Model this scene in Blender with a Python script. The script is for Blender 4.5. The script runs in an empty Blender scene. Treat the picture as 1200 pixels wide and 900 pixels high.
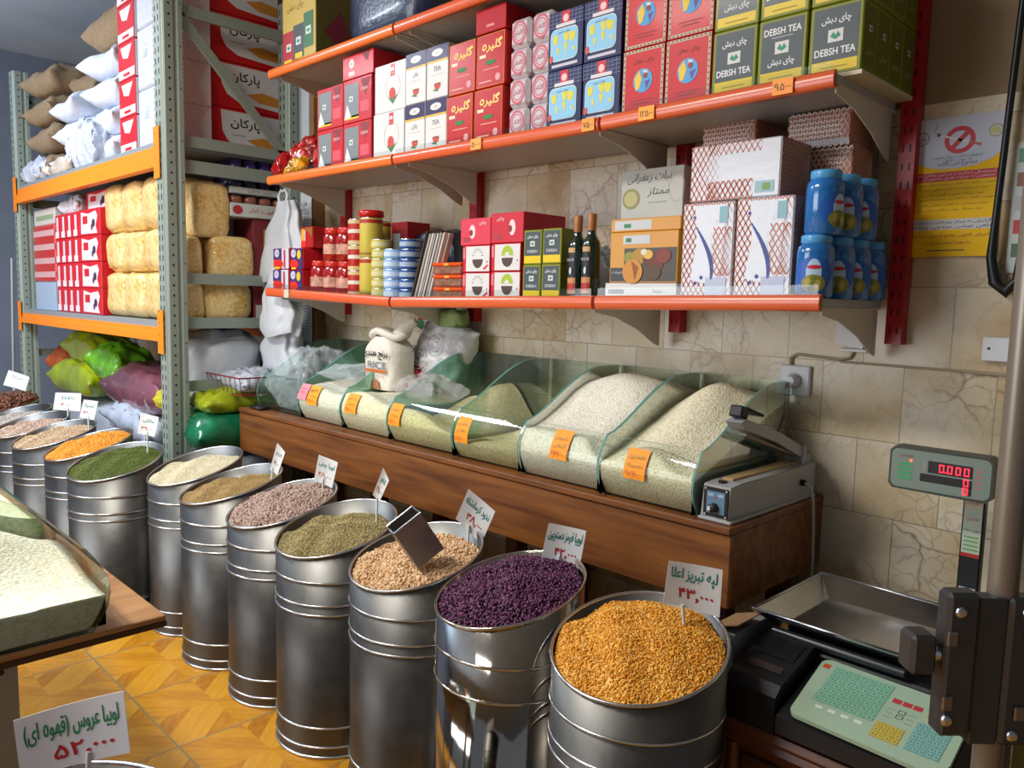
import bpy, math, random
import numpy as np
from mathutils import Vector, Matrix, Euler, noise as mnoise
rnd = random.Random(7)
C = bpy.context.scene.collection
SC = bpy.context.scene
PI = math.pi
# ------------------------------------------------------------------ camera
YAW, PIT, ROL, FPX = math.radians(-45.2), math.radians(6.1), math.radians(1.38), 925.0
fw = Vector((math.sin(YAW)*math.cos(PIT), math.cos(YAW)*math.cos(PIT), -math.sin(PIT)))
r0 = fw.cross(Vector((0, 0, 1))).normalized(); u0 = r0.cross(fw)
rt = r0*math.cos(ROL) + u0*math.sin(ROL); up = -r0*math.sin(ROL) + u0*math.cos(ROL)
cam = bpy.data.cameras.new('camera'); camo = bpy.data.objects.new('camera', cam); C.objects.link(camo)
camo.matrix_world = Matrix(((rt.x, up.x, -fw.x, 0), (rt.y, up.y, -fw.y, 0), (rt.z, up.z, -fw.z, 1.5), (0, 0, 0, 1)))
cam.sensor_width = 36; cam.lens = FPX/1200*36; cam.clip_start = .02
SC.camera = camo
# ------------------------------------------------------------------ light and exposure
SC.view_settings.view_transform = 'Standard'; SC.view_settings.look = 'None'
SC.view_settings.exposure = 0.16; SC.view_settings.gamma = 1; SC.view_settings.use_curve_mapping = False
try: SC.cycles.transparent_max_bounces = 40
except Exception: pass
W = bpy.data.worlds.new('daylight'); SC.world = W; W.use_nodes = True
W.node_tree.nodes['Background'].inputs[0].default_value = (.74, .84, 1, 1)
W.node_tree.nodes['Background'].inputs[1].default_value = .2
def area(name, loc, sx, sy, e, col=(1, .96, .9), aim=None):
    l = bpy.data.lights.new(name, 'AREA'); l.shape = 'RECTANGLE'; l.size = sx; l.size_y = sy; l.energy = e; l.color = col
    o = bpy.data.objects.new(name, l); C.objects.link(o); o.location = loc
    if aim: o.rotation_euler = (Vector(aim)-Vector(loc)).to_track_quat('-Z', 'Y').to_euler()
    return o
area('ceiling_area_light', (-2.6, -.45, 3.36), 1.3, .4, 98, (1, .96, .88))
area('ceiling_area_light', (-5.2, .2, 3.3), 1.3, .4, 72, (.86, .93, 1))
area('ceiling_area_light', (-6.2, -.4, 2.5), 1.3, .4, 60, (.75, .87, 1), (-6.2, -.39, 4))  # added uplight to brighten the ceiling; no such fixture is known
area('ceiling_area_light', (-2.2, -1.7, 3.3), 1.3, .4, 14, (1, .95, .88))
area('shopfront_daylight', (-4.3, -3.2, 1.9), 3.4, 2.0, 120, (.93, .96, 1), (-3.6, 2, 1.3))

# ------------------------------------------------------------------ materials
def lin(h):
    h = h.lstrip('#'); c = [int(h[i:i+2], 16)/255 for i in (0, 2, 4)]
    mu = sum(c)/3; c = [min(1, max(0, mu+(x-mu)*1.12)) for x in c]
    return tuple(x/12.92 if x <= .04045 else ((x+.055)/1.055)**2.4 for x in c) + (1,)
MATS = {}
def mat(h, rough=.5, metal=0, var=0, scale=8, bump=0, bscale=40, coat=0, spec=None, detail=4, stretch=None):
    """plain or mottled surface; var mixes the colour lighter and darker by a noise of its own"""
    k = (h, rough, metal, var, scale, bump, bscale, coat, spec, stretch)
    if k in MATS: return MATS[k]
    m = bpy.data.materials.new('surface_'+h.lstrip('#')); m.use_nodes = True; nt = m.node_tree; b = nt.nodes['Principled BSDF']
    b.inputs['Base Color'].default_value = lin(h); b.inputs['Roughness'].default_value = rough; b.inputs['Metallic'].default_value = metal
    if coat: b.inputs['Coat Weight'].default_value = coat; b.inputs['Coat Roughness'].default_value = .12
    if spec is not None: b.inputs['Specular IOR Level'].default_value = spec
    if var or bump:
        tc = nt.nodes.new('ShaderNodeTexCoord'); src = tc.outputs['Object']
        if stretch:
            mp = nt.nodes.new('ShaderNodeMapping'); mp.inputs['Scale'].default_value = stretch; nt.links.new(src, mp.inputs[0]); src = mp.outputs[0]
    if var:
        n = nt.nodes.new('ShaderNodeTexNoise'); n.inputs['Scale'].default_value = scale; n.inputs['Detail'].default_value = detail
        nt.links.new(src, n.inputs['Vector'])
        rp = nt.nodes.new('ShaderNodeValToRGB'); c = lin(h)
        rp.color_ramp.elements[0].position = .3; rp.color_ramp.elements[1].position = .7
        rp.color_ramp.elements[0].color = tuple(max(0, x*(1-var)) for x in c[:3])+(1,)
        rp.color_ramp.elements[1].color = tuple(min(1, x*(1+var)) for x in c[:3])+(1,)
        nt.links.new(n.outputs['Fac'], rp.inputs[0]); nt.links.new(rp.outputs[0], b.inputs['Base Color'])
    if bump:
        n2 = nt.nodes.new('ShaderNodeTexNoise'); n2.inputs['Scale'].default_value = bscale; n2.inputs['Detail'].default_value = 3
        nt.links.new(src, n2.inputs['Vector'])
        bp = nt.nodes.new('ShaderNodeBump'); bp.inputs['Strength'].default_value = bump; bp.inputs['Distance'].default_value = .01
        nt.links.new(n2.outputs['Fac'], bp.inputs['Height']); nt.links.new(bp.outputs[0], b.inputs['Normal'])
    MATS[k] = m
    return m
def grain_mat(cols, rough=.5):
    m = bpy.data.materials.new('grain'); m.use_nodes = True; nt = m.node_tree; b = nt.nodes['Principled BSDF']
    g = nt.nodes.new('ShaderNodeNewGeometry'); rp = nt.nodes.new('ShaderNodeValToRGB'); cr = rp.color_ramp
    for i, c in enumerate(cols):
        p = i/(len(cols)-1)
        e = cr.elements[0] if i == 0 else (cr.elements[-1] if i == len(cols)-1 else cr.elements.new(p))
        e.position = p; e.color = lin(c)
    nt.links.new(g.outputs['Random Per Island'], rp.inputs[0]); nt.links.new(rp.outputs[0], b.inputs['Base Color'])
    b.inputs['Roughness'].default_value = rough
    return m
def glass_mat(name, tint, gl=.9, rough=.02, haze=0):
    m = bpy.data.materials.new(name); m.use_nodes = True; nt = m.node_tree; nt.nodes.clear()
    o = nt.nodes.new('ShaderNodeOutputMaterial'); t = nt.nodes.new('ShaderNodeBsdfTransparent'); g = nt.nodes.new('ShaderNodeBsdfGlossy')
    mx = nt.nodes.new('ShaderNodeMixShader'); fr = nt.nodes.new('ShaderNodeFresnel'); fr.inputs[0].default_value = 1.45
    mu = nt.nodes.new('ShaderNodeMath'); mu.operation = 'MULTIPLY'; mu.inputs[1].default_value = gl
    t.inputs[0].default_value = lin(tint); g.inputs['Roughness'].default_value = rough
    tr = t.outputs[0]
    if haze:     # greenish diffuse mixed in for a murky, faintly milky look
        d = nt.nodes.new('ShaderNodeBsdfDiffuse'); d.inputs[0].default_value = lin('#a8cfc0'); m2 = nt.nodes.new('ShaderNodeMixShader'); m2.inputs[0].default_value = haze
        nt.links.new(t.outputs[0], m2.inputs[1]); nt.links.new(d.outputs[0], m2.inputs[2]); tr = m2.outputs[0]
    nt.links.new(fr.outputs[0], mu.inputs[0]); nt.links.new(mu.outputs[0], mx.inputs[0]); nt.links.new(tr, mx.inputs[1]); nt.links.new(g.outputs[0], mx.inputs[2])
    nt.links.new(mx.outputs[0], o.inputs[0])
    return m
def film_mat(name, tint, alpha, rough=.2, bump=.6, bscale=25):
    """thin plastic film: partly clear, glossy and crinkled"""
    m = bpy.data.materials.new(name); m.use_nodes = True; nt = m.node_tree; b = nt.nodes['Principled BSDF']
    b.inputs['Base Color'].default_value = lin(tint); b.inputs['Alpha'].default_value = alpha; b.inputs['Roughness'].default_value = rough
    n2 = nt.nodes.new('ShaderNodeTexNoise'); n2.inputs['Scale'].default_value = bscale; tc = nt.nodes.new('ShaderNodeTexCoord')
    nt.links.new(tc.outputs['Object'], n2.inputs['Vector'])
    bp = nt.nodes.new('ShaderNodeBump'); bp.inputs['Strength'].default_value = bump; bp.inputs['Distance'].default_value = .02
    nt.links.new(n2.outputs['Fac'], bp.inputs['Height']); nt.links.new(bp.outputs[0], b.inputs['Normal'])
    return m
def glow(h, s):
    m = bpy.data.materials.new('lit_display'); m.use_nodes = True; b = m.node_tree.nodes['Principled BSDF']
    b.inputs['Base Color'].default_value = lin(h); b.inputs['Emission Color'].default_value = lin(h); b.inputs['Emission Strength'].default_value = s
    return m

# ------------------------------------------------------------------ lettering
_F = {}
for base, ch in ((0xFE8D, 'ا'), (0xFEA9, 'د'), (0xFEAB, 'ذ'), (0xFEAD, 'ر'), (0xFEAF, 'ز'), (0xFB8A, 'ژ'), (0xFEED, 'و')): _F[ch] = (base, base+1, None, None)
for base, ch in ((0xFE8F, 'ب'), (0xFB56, 'پ'), (0xFE95, 'ت'), (0xFE99, 'ث'), (0xFE9D, 'ج'), (0xFB7A, 'چ'), (0xFEA1, 'ح'), (0xFEA5, 'خ'), (0xFEB1, 'س'), (0xFEB5, 'ش'),
                 (0xFEB9, 'ص'), (0xFEBD, 'ض'), (0xFEC1, 'ط'), (0xFEC5, 'ظ'), (0xFEC9, 'ع'), (0xFECD, 'غ'), (0xFED1, 'ف'), (0xFED5, 'ق'), (0xFB8E, 'ک'), (0xFB92, 'گ'), (0xFEDD, 'ل'), (0xFEE1, 'م'),
                 (0xFEE5, 'ن'), (0xFEE9, 'ه'), (0xFBFC, 'ی')): _F[ch] = (base, base+1, base+2, base+3)
def fa(s):
    """join Persian letters into their written forms and lay them out right to left"""
    out = []
    for w in s.split(' '):
        o = ''
        for i, ch in enumerate(w):
            if ch not in _F: o += ch; continue
            prev = i > 0 and w[i-1] in _F and _F[w[i-1]][2] is not None
            nxt = i < len(w)-1 and w[i+1] in _F and _F[ch][2] is not None
            o += chr(_F[ch][(3 if prev else 2) if nxt else (1 if prev else 0)])
        if any(c in '۰۱۲۳۴۵۶۷۸۹' for c in w): out.append(o)
        else: out.append(o[::-1].translate(str.maketrans('()', ')(')))
    return ' '.join(out[::-1])
_TX = {}
def text_geo(s, res=3):
    if s in _TX: return _TX[s]
    cu = bpy.data.curves.new('lettering', 'FONT'); cu.body = fa(s) if any('\u0600' <= c <= '\u06ff' for c in s) else s
    cu.body = cu.body.replace('\uFEE9', '\u0665').replace('۸', '\u039B')
    cu.resolution_u = res
    o = bpy.data.objects.new('lettering', cu); C.objects.link(o)
    dg = bpy.context.evaluated_depsgraph_get(); dg.update()
    me = o.evaluated_get(dg).to_mesh()
    V = [(v.co.x, v.co.y) for v in me.vertices]; F = [tuple(p.vertices) for p in me.polygons]
    bpy.data.objects.remove(o); bpy.data.curves.remove(cu)
    if V:
        x0 = min(v[0] for v in V); x1 = max(v[0] for v in V); y0 = min(v[1] for v in V); y1 = max(v[1] for v in V)
    else: x0 = y0 = 0; x1 = y1 = 1
    _TX[s] = ([(a-x0, b-y0) for a, b in V], F, x1-x0 or 1, y1-y0 or 1)
    return _TX[s]

# ------------------------------------------------------------------ mesh building
class Fr:
    """a flat drawing frame: origin, right, up; drawn things lie just proud of it"""
    def __init__(s, o, u, v):
        s.o = Vector(o); s.u = Vector(u).normalized(); s.v = Vector(v).normalized(); s.n = s.u.cross(s.v)
    def p(s, a, b, c=0): return s.o + s.u*a + s.v*b + s.n*c
def front(x, y, z): return Fr((x, y, z), (1, 0, 0), (0, 0, 1))
def rside(x, y, z): return Fr((x, y, z), (0, 1, 0), (0, 0, 1))
class MB:
    def __init__(s): s.V = []; s.F = []; s.M = []; s.S = []; s.mats = []
    def mi(s, m):
        if isinstance(m, str): m = mat(m)
        if m not in s.mats: s.mats.append(m)
        return s.mats.index(m)
    def add(s, V, F, m, smooth=False, T=None):
        k = len(s.V); i = s.mi(m)
        s.V += [tuple(T @ Vector(v)) if T is not None else tuple(v) for v in V]
        for f in F: s.F.append(tuple(k+a for a in f)); s.M.append(i); s.S.append(smooth)
        return s
    def box(s, x0, x1, y0, y1, z0, z1, m, ch=.0, T=None):
        if ch <= 0:
            V = [(x, y, z) for z in (z0, z1) for y in (y0, y1) for x in (x0, x1)]
            return s.add(V, [(0, 2, 3, 1), (4, 5, 7, 6), (0, 1, 5, 4), (2, 6, 7, 3), (0, 4, 6, 2), (1, 3, 7, 5)], m, T=T)
        c = min(ch, (x1-x0)/2.01, (y1-y0)/2.01, (z1-z0)/2.01); V = []; idx = {}
        P = ((x0, x1), (y0, y1), (z0, z1))
        for i in (0, 1):
            for j in (0, 1):
                for k in (0, 1):
                    q = [P[0][i], P[1][j], P[2][k]]; g = [c*(1-2*i), c*(1-2*j), c*(1-2*k)]
                    for a in range(3):
                        w = [q[b]+(0 if b == a else g[b]) for b in range(3)]; idx[(i, j, k, a)] = len(V); V.append(w)
        I = idx; F = []
        for a in range(3):
            b, d = [(1, 2), (2, 0), (0, 1)][a]
            for e in (0, 1):
                L = []
                for (p, q) in ((0, 0), (1, 0), (1, 1), (0, 1)):
                    t = [0, 0, 0]; t[a] = e; t[b] = p; t[d] = q; L.append(I[(t[0], t[1], t[2], a)])
                F.append(tuple(L if e else L[::-1]))
        for a in range(3):       # edges along axis a
            b, d = [(1, 2), (2, 0), (0, 1)][a]
            for p in (0, 1):
                for q in (0, 1):
                    t0 = [0, 0, 0]; t0[b] = p; t0[d] = q; t1 = list(t0); t1[a] = 1
                    L = [I[tuple(t0)+(b,)], I[tuple(t0)+(d,)], I[tuple(t1)+(d,)], I[tuple(t1)+(b,)]]
                    F.append(tuple(L if (p == q) else L[::-1]))
        for i in (0, 1):
            for j in (0, 1):
                for k in (0, 1):
                    L = [I[(i, j, k, 0)], I[(i, j, k, 1)], I[(i, j, k, 2)]]
                    F.append(tuple(L if (i+j+k) % 2 else L[::-1]))
        return s.add(V, F, m, T=T)
    def lathe(s, prof, m, n=24, o=(0, 0, 0), cap0=True, cap1=True, T=None, smooth=True):
        V = []; F = []
        for r, z in prof: V += [(o[0]+r*math.cos(2*PI*i/n), o[1]+r*math.sin(2*PI*i/n), o[2]+z) for i in range(n)]
        for k in range(len(prof)-1):
            for i in range(n): F.append((k*n+i, k*n+(i+1) % n, (k+1)*n+(i+1) % n, (k+1)*n+i))
        s.add(V, F, m, smooth, T)
        if cap0: s.add(V[:n][::-1], [tuple(range(n))], m, T=T)
        if cap1: s.add(V[-n:], [tuple(range(n))], m, T=T)
        return s
    def tube(s, P, r, m, n=8, closed=False, smooth=True, cap=True):
        P = [Vector(p) for p in P]; N = len(P); V = []; F = []; prev = None
        for i, p in enumerate(P):
            d = (P[(i+1) % N]-P[i-1]) if closed else (P[min(i+1, N-1)]-P[max(i-1, 0)])
            d.normalize()
            a = prev if prev is not None else (Vector((0, 0, 1)) if abs(d.z) < .9 else Vector((1, 0, 0)))
            a = (a-d*a.dot(d)).normalized(); prev = a; b = d.cross(a)
            rr = r[i] if isinstance(r, (list, tuple)) else r
            V += [p+a*rr*math.cos(2*PI*k/n)+b*rr*math.sin(2*PI*k/n) for k in range(n)]
        for i in range(N if closed else N-1):
            j = (i+1) % N
            for k in range(n): F.append((i*n+k, i*n+(k+1) % n, j*n+(k+1) % n, j*n+k))
        s.add(V, F, m, smooth)
        if cap and not closed: s.add(V[:n][::-1], [tuple(range(n))], m); s.add(V[-n:], [tuple(range(n))], m)
        return s
    def prism(s, pts, d, m, T=None, me=None):
        """closed outline of 3-D points pushed along d; me = material of the rim"""
        n = len(pts); d = Vector(d); A = [Vector(p) for p in pts]; B = [p+d for p in A]
        s.add(A+B, [tuple(range(n))[::-1], tuple(range(n, 2*n))], m, T=T)
        s.add(A+B, [(i, (i+1) % n, n+(i+1) % n, n+i) for i in range(n)], me or m, T=T)
        return s
    def strip(s, prof, ax, L, m, smooth=False, closed=True, caps=True):
        """profile of 3-D points extruded along vector ax*L"""
        d = Vector(ax)*L; n = len(prof); A = [Vector(p) for p in prof]; B = [p+d for p in A]
        s.add(A+B, [(i, (i+1) % n, n+(i+1) % n, n+i) for i in range(n if closed else n-1)], m, smooth)
        if caps and closed: s.add(A+B, [tuple(range(n))[::-1], tuple(range(n, 2*n))], m)
        return s
    def grid(s, fn, nu, nv, m, smooth=True, closeu=False):
        V = [fn(i/(nu-1) if not closeu else i/nu, j/(nv-1)) for i in range(nu) for j in range(nv)]; F = []
        for i in range(nu if closeu else nu-1):
            k = (i+1) % nu
            for j in range(nv-1): F.append((i*nv+j, k*nv+j, k*nv+j+1, i*nv+j+1))
        return s.add(V, F, m, smooth)
    # printed matter
    def rect(s, f, a0, a1, b0, b1, m, L=1):
        c = .0005*L; return s.add([f.p(a0, b0, c), f.p(a1, b0, c), f.p(a1, b1, c), f.p(a0, b1, c)], [(0, 1, 2, 3)], m)
    def poly(s, f, pts, m, L=1):
        return s.add([f.p(a, b, .0005*L) for a, b in pts], [tuple(range(len(pts)))], m)
    def disc(s, f, a, b, ra, rb, m, L=1, n=20, t0=0, t1=2*PI):
        P = [(a+ra*math.cos(t0+(t1-t0)*i/n), b+rb*math.sin(t0+(t1-t0)*i/n)) for i in range(n+(0 if abs(t1-t0-2*PI) < 1e-6 else 1))]
        return s.poly(f, P, m, L)
    def ring(s, f, a, b, ra, rb, w, m, L=1, n=24):
        V = []
        for i in range(n):
            c, d = math.cos(2*PI*i/n), math.sin(2*PI*i/n)
            V += [f.p(a+ra*c, b+rb*d, .0005*L), f.p(a+(ra-w)*c, b+(rb-w)*d, .0005*L)]
        return s.add(V, [(2*i, 2*((i+1) % n), 2*((i+1) % n)+1, 2*i+1) for i in range(n)], m)
    def frame(s, f, a0, a1, b0, b1, w, m, L=1):
        s.rect(f, a0, a1, b0, b0+w, m, L); s.rect(f, a0, a1, b1-w, b1, m, L); s.rect(f, a0, a0+w, b0+w, b1-w, m, L); return s.rect(f, a1-w, a1, b0+w, b1-w, m, L)
    def rrect(s, f, a0, a1, b0, b1, r, m, L=1):
        P = []
        for (cx, cy, t) in ((a1-r, b0+r, -PI/2), (a1-r, b1-r, 0), (a0+r, b1-r, PI/2), (a0+r, b0+r, PI)):
            P += [(cx+r*math.cos(t+PI/2*i/4), cy+r*math.sin(t+PI/2*i/4)) for i in range(5)]
        return s.poly(f, P, m, L)
    def text(s, f, t, a, b, m, h=None, w=None, L=2, rot=0, fat=0, slant=0):
        """lettering centred at (a, b), fitted to height h and/or width w"""
        V, F, tw, th = text_geo(t)
        sy = h/th if h else w/tw; sx = w/tw if w else sy
        c, d = math.cos(rot), math.sin(rot); out = []
        for x, y in V:
            x = (x-tw/2)*sx; y = (y-th/2)*sy; x += slant*y
            out.append(f.p(a+x*c-y*d, b+x*d+y*c, .0005*L))
        s.add(out, F, m)
        if fat:
            for dx, dy in ((fat, 0), (-fat, 0), (0, fat), (0, -fat)): s.add([v+f.u*dx+f.v*dy for v in out], F, m)
        return s
    def net(s, f, w, h, step, t, m, L=1, x0=0, y0=0):
        """criss-cross lattice print inside a w by h face"""
        k = -h
        for sg in (1, -1):
            c = -h
            while c < w:
                pts = []
                for (b0) in (0, h):
                    pass
                a0, b0_, a1, b1_ = (c, 0, c+h*.62, h) if sg > 0 else (c+h*.62, 0, c, h)
                def clip(a0, b0, a1, b1):
                    t0, t1 = 0., 1.; d = a1-a0
                    if abs(d) < 1e-9: return (a0, b0, a1, b1) if 0 <= a0 <= w else None
                    for lim, sgn in ((0, 1), (w, -1)):
                        q = (lim-a0)/d
                        if d*sgn > 0: t0 = max(t0, q)
                        else: t1 = min(t1, q)
                    if t0 >= t1: return None
                    return (a0+d*t0, b0+(b1-b0)*t0, a0+d*t1, b0+(b1-b0)*t1)
                g = clip(a0, b0_, a1, b1_)
                if g:
                    ax, ay, bx, by = g
                    s.poly(f, [(x0+max(0, min(w, x)), y0+y) for x, y in ((ax, ay), (min(w, ax+t), ay), (min(w, bx+t), by), (bx, by))], m, L)
                c += step
        return s
    def obj(s, name, parent=None, loc=None, rot=None):
        me = bpy.data.meshes.new(name); me.from_pydata(s.V, [], s.F)
        for m in s.mats: me.materials.append(m)
        me.polygons.foreach_set('material_index', s.M); me.polygons.foreach_set('use_smooth', s.S); me.update()
        o = bpy.data.objects.new(name, me); C.objects.link(o)
        if parent is not None: o.parent = parent
        if loc is not None: o.location = loc
        if rot is not None: o.rotation_euler = rot
        return o
def tag(o, label, cat, group=None, kind=None):
    if label: o['label'] = label
    if cat: o['category'] = cat
    if group: o['group'] = group
    if kind: o['kind'] = kind
    return o
def thing(name, label, cat, loc=(0, 0, 0), rz=0, group=None):
    o = bpy.data.objects.new(name, None); C.objects.link(o); o.location = loc; o.rotation_euler = (0, 0, rz); o.empty_display_size = .05
    return tag(o, label, cat, group)
def struct(name, mb, parent=None):
    o = mb.obj(name, parent)
    if parent is None: o['kind'] = 'structure'
    return o
def dup(root, loc, label, rz=None, group=None, rot=None):
    r = root.copy(); C.objects.link(r); r.location = loc; r['label'] = label
    if rz is not None: r.rotation_euler = (0, 0, rz)
    if rot is not None: r.rotation_euler = rot
    if group: r['group'] = group
    for ch in list(root.children):
        c = ch.copy(); C.objects.link(c); c.parent = r
        for g in list(ch.children):
            d = g.copy(); C.objects.link(d); d.parent = c
    return r
def nz(x, y, z=0): return mnoise.noise(Vector((x, y, z)))
def sack(lx, ly, lz, m, seed=0, amp=.02, n=22, flat=.6, freq=5, pw=.5, ears=.12, mb=None, T=None):
    """pillow-shaped bag lying on z=0, centred in x and y, with creases; flat = how flat its underside lies"""
    mb = mb or MB(); V = []; F = []; idx = {}
    for sd in (1, 0):
        for i in range(n+1):
            for j in range(n+1):
                edge = i in (0, n) or j in (0, n)
                if sd == 0 and edge: idx[(0, i, j)] = idx[(1, i, j)]; continue
                u = math.sin((i/n*2-1)*PI/2*.92)/math.sin(PI/2*.92); v = math.sin((j/n*2-1)*PI/2*.92)/math.sin(PI/2*.92)
                t = (max(0, 1-abs(u)**3)**pw)*(max(0, 1-abs(v)**3)**pw)
                x = lx/2*u*(1-ears*(1-v*v)); y = ly/2*v*(1-ears*(1-u*u))
                w = amp*(nz(u*freq*.5+seed, v*freq*.5, seed*1.7)+.6*nz(u*freq+seed, v*freq*1.4, seed)+.35*nz(u*freq*2.6, v*freq*2.3+seed, seed))
                zc = lz*(.5-.5*flat)*0 + lz*.42
                z = zc + (lz*.58*t + w*min(1, t*2)) if sd else zc - lz*.42*min(1, t*1.6)
                if edge: z = zc + w*.8 + .15*lz*nz(u*2+seed, v*2, 3)*0
                x += w*.6; y += .6*amp*nz(v*freq+9, u*freq, seed)
                idx[(sd, i, j)] = len(V); V.append((x, y, max(0.0, z)))
    for sd in (1, 0):
        for i in range(n):
            for j in range(n):
                q = (idx[(sd, i, j)], idx[(sd, i+1, j)], idx[(sd, i+1, j+1)], idx[(sd, i, j+1)])
                F.append(q if sd else q[::-1])
    return mb.add(V, F, m, True, T)
def blob(lx, ly, lz, m, seed=0, amp=.12, nu=26, nv=16, ex=.6, freq=2.2, mb=None, T=None, top=None):
    """crumpled upright bag on z=0; top = how far the upper end narrows"""
    mb = mb or MB()
    def fn(a, b):
        th = 2*PI*a; ph = -PI/2+PI*b
        sg = lambda x, p: math.copysign(abs(x)**p, x)
        x = sg(math.cos(th), ex)*sg(math.cos(ph), ex); y = sg(math.sin(th), ex)*sg(math.cos(ph), ex); z = sg(math.sin(ph), ex)
        k = 1+amp*(nz(x*freq+seed, y*freq, z*freq)+.5*nz(x*freq*2.3, y*freq*2.3+seed, z*freq*2.3)+.3*nz(x*freq*5, y*freq*5, z*freq*5+seed))
        if top and z > 0: k *= 1-top*z
        return (x*k*lx/2, y*k*ly/2, (z*(k if z > -.9 else 1)+1)*lz/2)
    V = [fn(i/nu, j/(nv-1)) for i in range(nu) for j in range(nv)]; F = []
    for i in range(nu):
        k = (i+1) % nu
        for j in range(nv-1): F.append((i*nv+j, k*nv+j, k*nv+j+1, i*nv+j+1))
    return mb.add(V, F, m, True, T)

# ================================================================== SETTING
def nodes(name):
    m = bpy.data.materials.new(name); m.use_nodes = True; nt = m.node_tree
    def N(t, **k):
        n = nt.nodes.new(t)
        for a, v in k.items(): setattr(n, a, v)
        return n
    return m, nt, nt.nodes['Principled BSDF'], N, nt.links.new
def ramp(N, stops, interp='LINEAR'):
    r = N('ShaderNodeValToRGB'); cr = r.color_ramp; cr.interpolation = interp
    while len(cr.elements) < len(stops): cr.elements.new(.5)
    for e, (p, c) in zip(cr.elements, stops): e.position = p; e.color = lin(c) if isinstance(c, str) else (c, c, c, 1)
    return r
def floor_mat():
    m, nt, b, N, K = nodes('parquet_print_tile')
    T = .4325
    tc = N('ShaderNodeTexCoord'); mp = N('ShaderNodeMapping'); mp.inputs['Scale'].default_value = (1/T, 1/T, 1)
    mp.inputs['Location'].default_value = (.805, -.262, 0); K(tc.outputs['Object'], mp.inputs[0])
    sp = N('ShaderNodeSeparateXYZ'); K(mp.outputs[0], sp.inputs[0])
    def M(op, a, bb=None, c=None):
        n = N('ShaderNodeMath', operation=op)
        for i, v in enumerate((a, bb, c)):
            if v is None: continue
            if isinstance(v, (int, float)): n.inputs[i].default_value = v
            else: K(v, n.inputs[i])
        return n.outputs[0]
    u = M('SUBTRACT', M('FRACT', sp.outputs[0]), .5); v = M('SUBTRACT', M('FRACT', sp.outputs[1]), .5)
    au = M('ABSOLUTE', u); av = M('ABSOLUTE', v)
    gr = M('GREATER_THAN', M('MAXIMUM', au, av), .491)
    # planks lie on the diagonals, changing direction in the four corners
    q = M('GREATER_THAN', M('MULTIPLY', u, v), 0)
    d1 = M('ADD', u, v); d2 = M('SUBTRACT', u, v)
    across = N('ShaderNodeMix', data_type='FLOAT'); K(q, across.inputs[0]); K(d1, across.inputs[2]); K(d2, across.inputs[3])
    along = N('ShaderNodeMix', data_type='FLOAT'); K(q, along.inputs[0]); K(d2, along.inputs[2]); K(d1, along.inputs[3])
    pid = M('FLOOR', M('MULTIPLY', across.outputs[0], 5.0)); pf = M('FRACT', M('MULTIPLY', across.outputs[0], 5.0))
    wn = N('ShaderNodeTexWhiteNoise', noise_dimensions='2D'); cx = N('ShaderNodeCombineXYZ'); K(pid, cx.inputs[0]); K(M('ADD', q, 3.3), cx.inputs[1]); K(cx.outputs[0], wn.inputs['Vector'])
    gn = N('ShaderNodeTexNoise'); gn.inputs['Scale'].default_value = 3; gn.inputs['Detail'].default_value = 6
    g3 = N('ShaderNodeCombineXYZ'); K(M('MULTIPLY', across.outputs[0], 7), g3.inputs[0]); K(M('MULTIPLY', along.outputs[0], 1.6), g3.inputs[1]); K(pid, g3.inputs[2]); K(g3.outputs[0], gn.inputs['Vector'])
    mixf = M('ADD', M('MULTIPLY', wn.outputs[0], .45), M('MULTIPLY', gn.outputs[0], .6))
    rp = ramp(N, [(.18, '#98600f'), (.42, '#b97f22'), (.6, '#c48c28'), (.85, '#cd9936')]); K(mixf, rp.inputs[0])
    line = M('LESS_THAN', pf, .035)
    mx = N('ShaderNodeMix', data_type='RGBA'); K(M('MULTIPLY', line, .45), mx.inputs[0]); K(rp.outputs[0], mx.inputs[6]); mx.inputs[7].default_value = lin('#8a5a1c')
    m2 = N('ShaderNodeMix', data_type='RGBA'); K(gr, m2.inputs[0]); K(mx.outputs[2], m2.inputs[6]); m2.inputs[7].default_value = lin('#8d7a58')
    K(m2.outputs[2], b.inputs['Base Color']); b.inputs['Roughness'].default_value = .32
    return m
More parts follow.
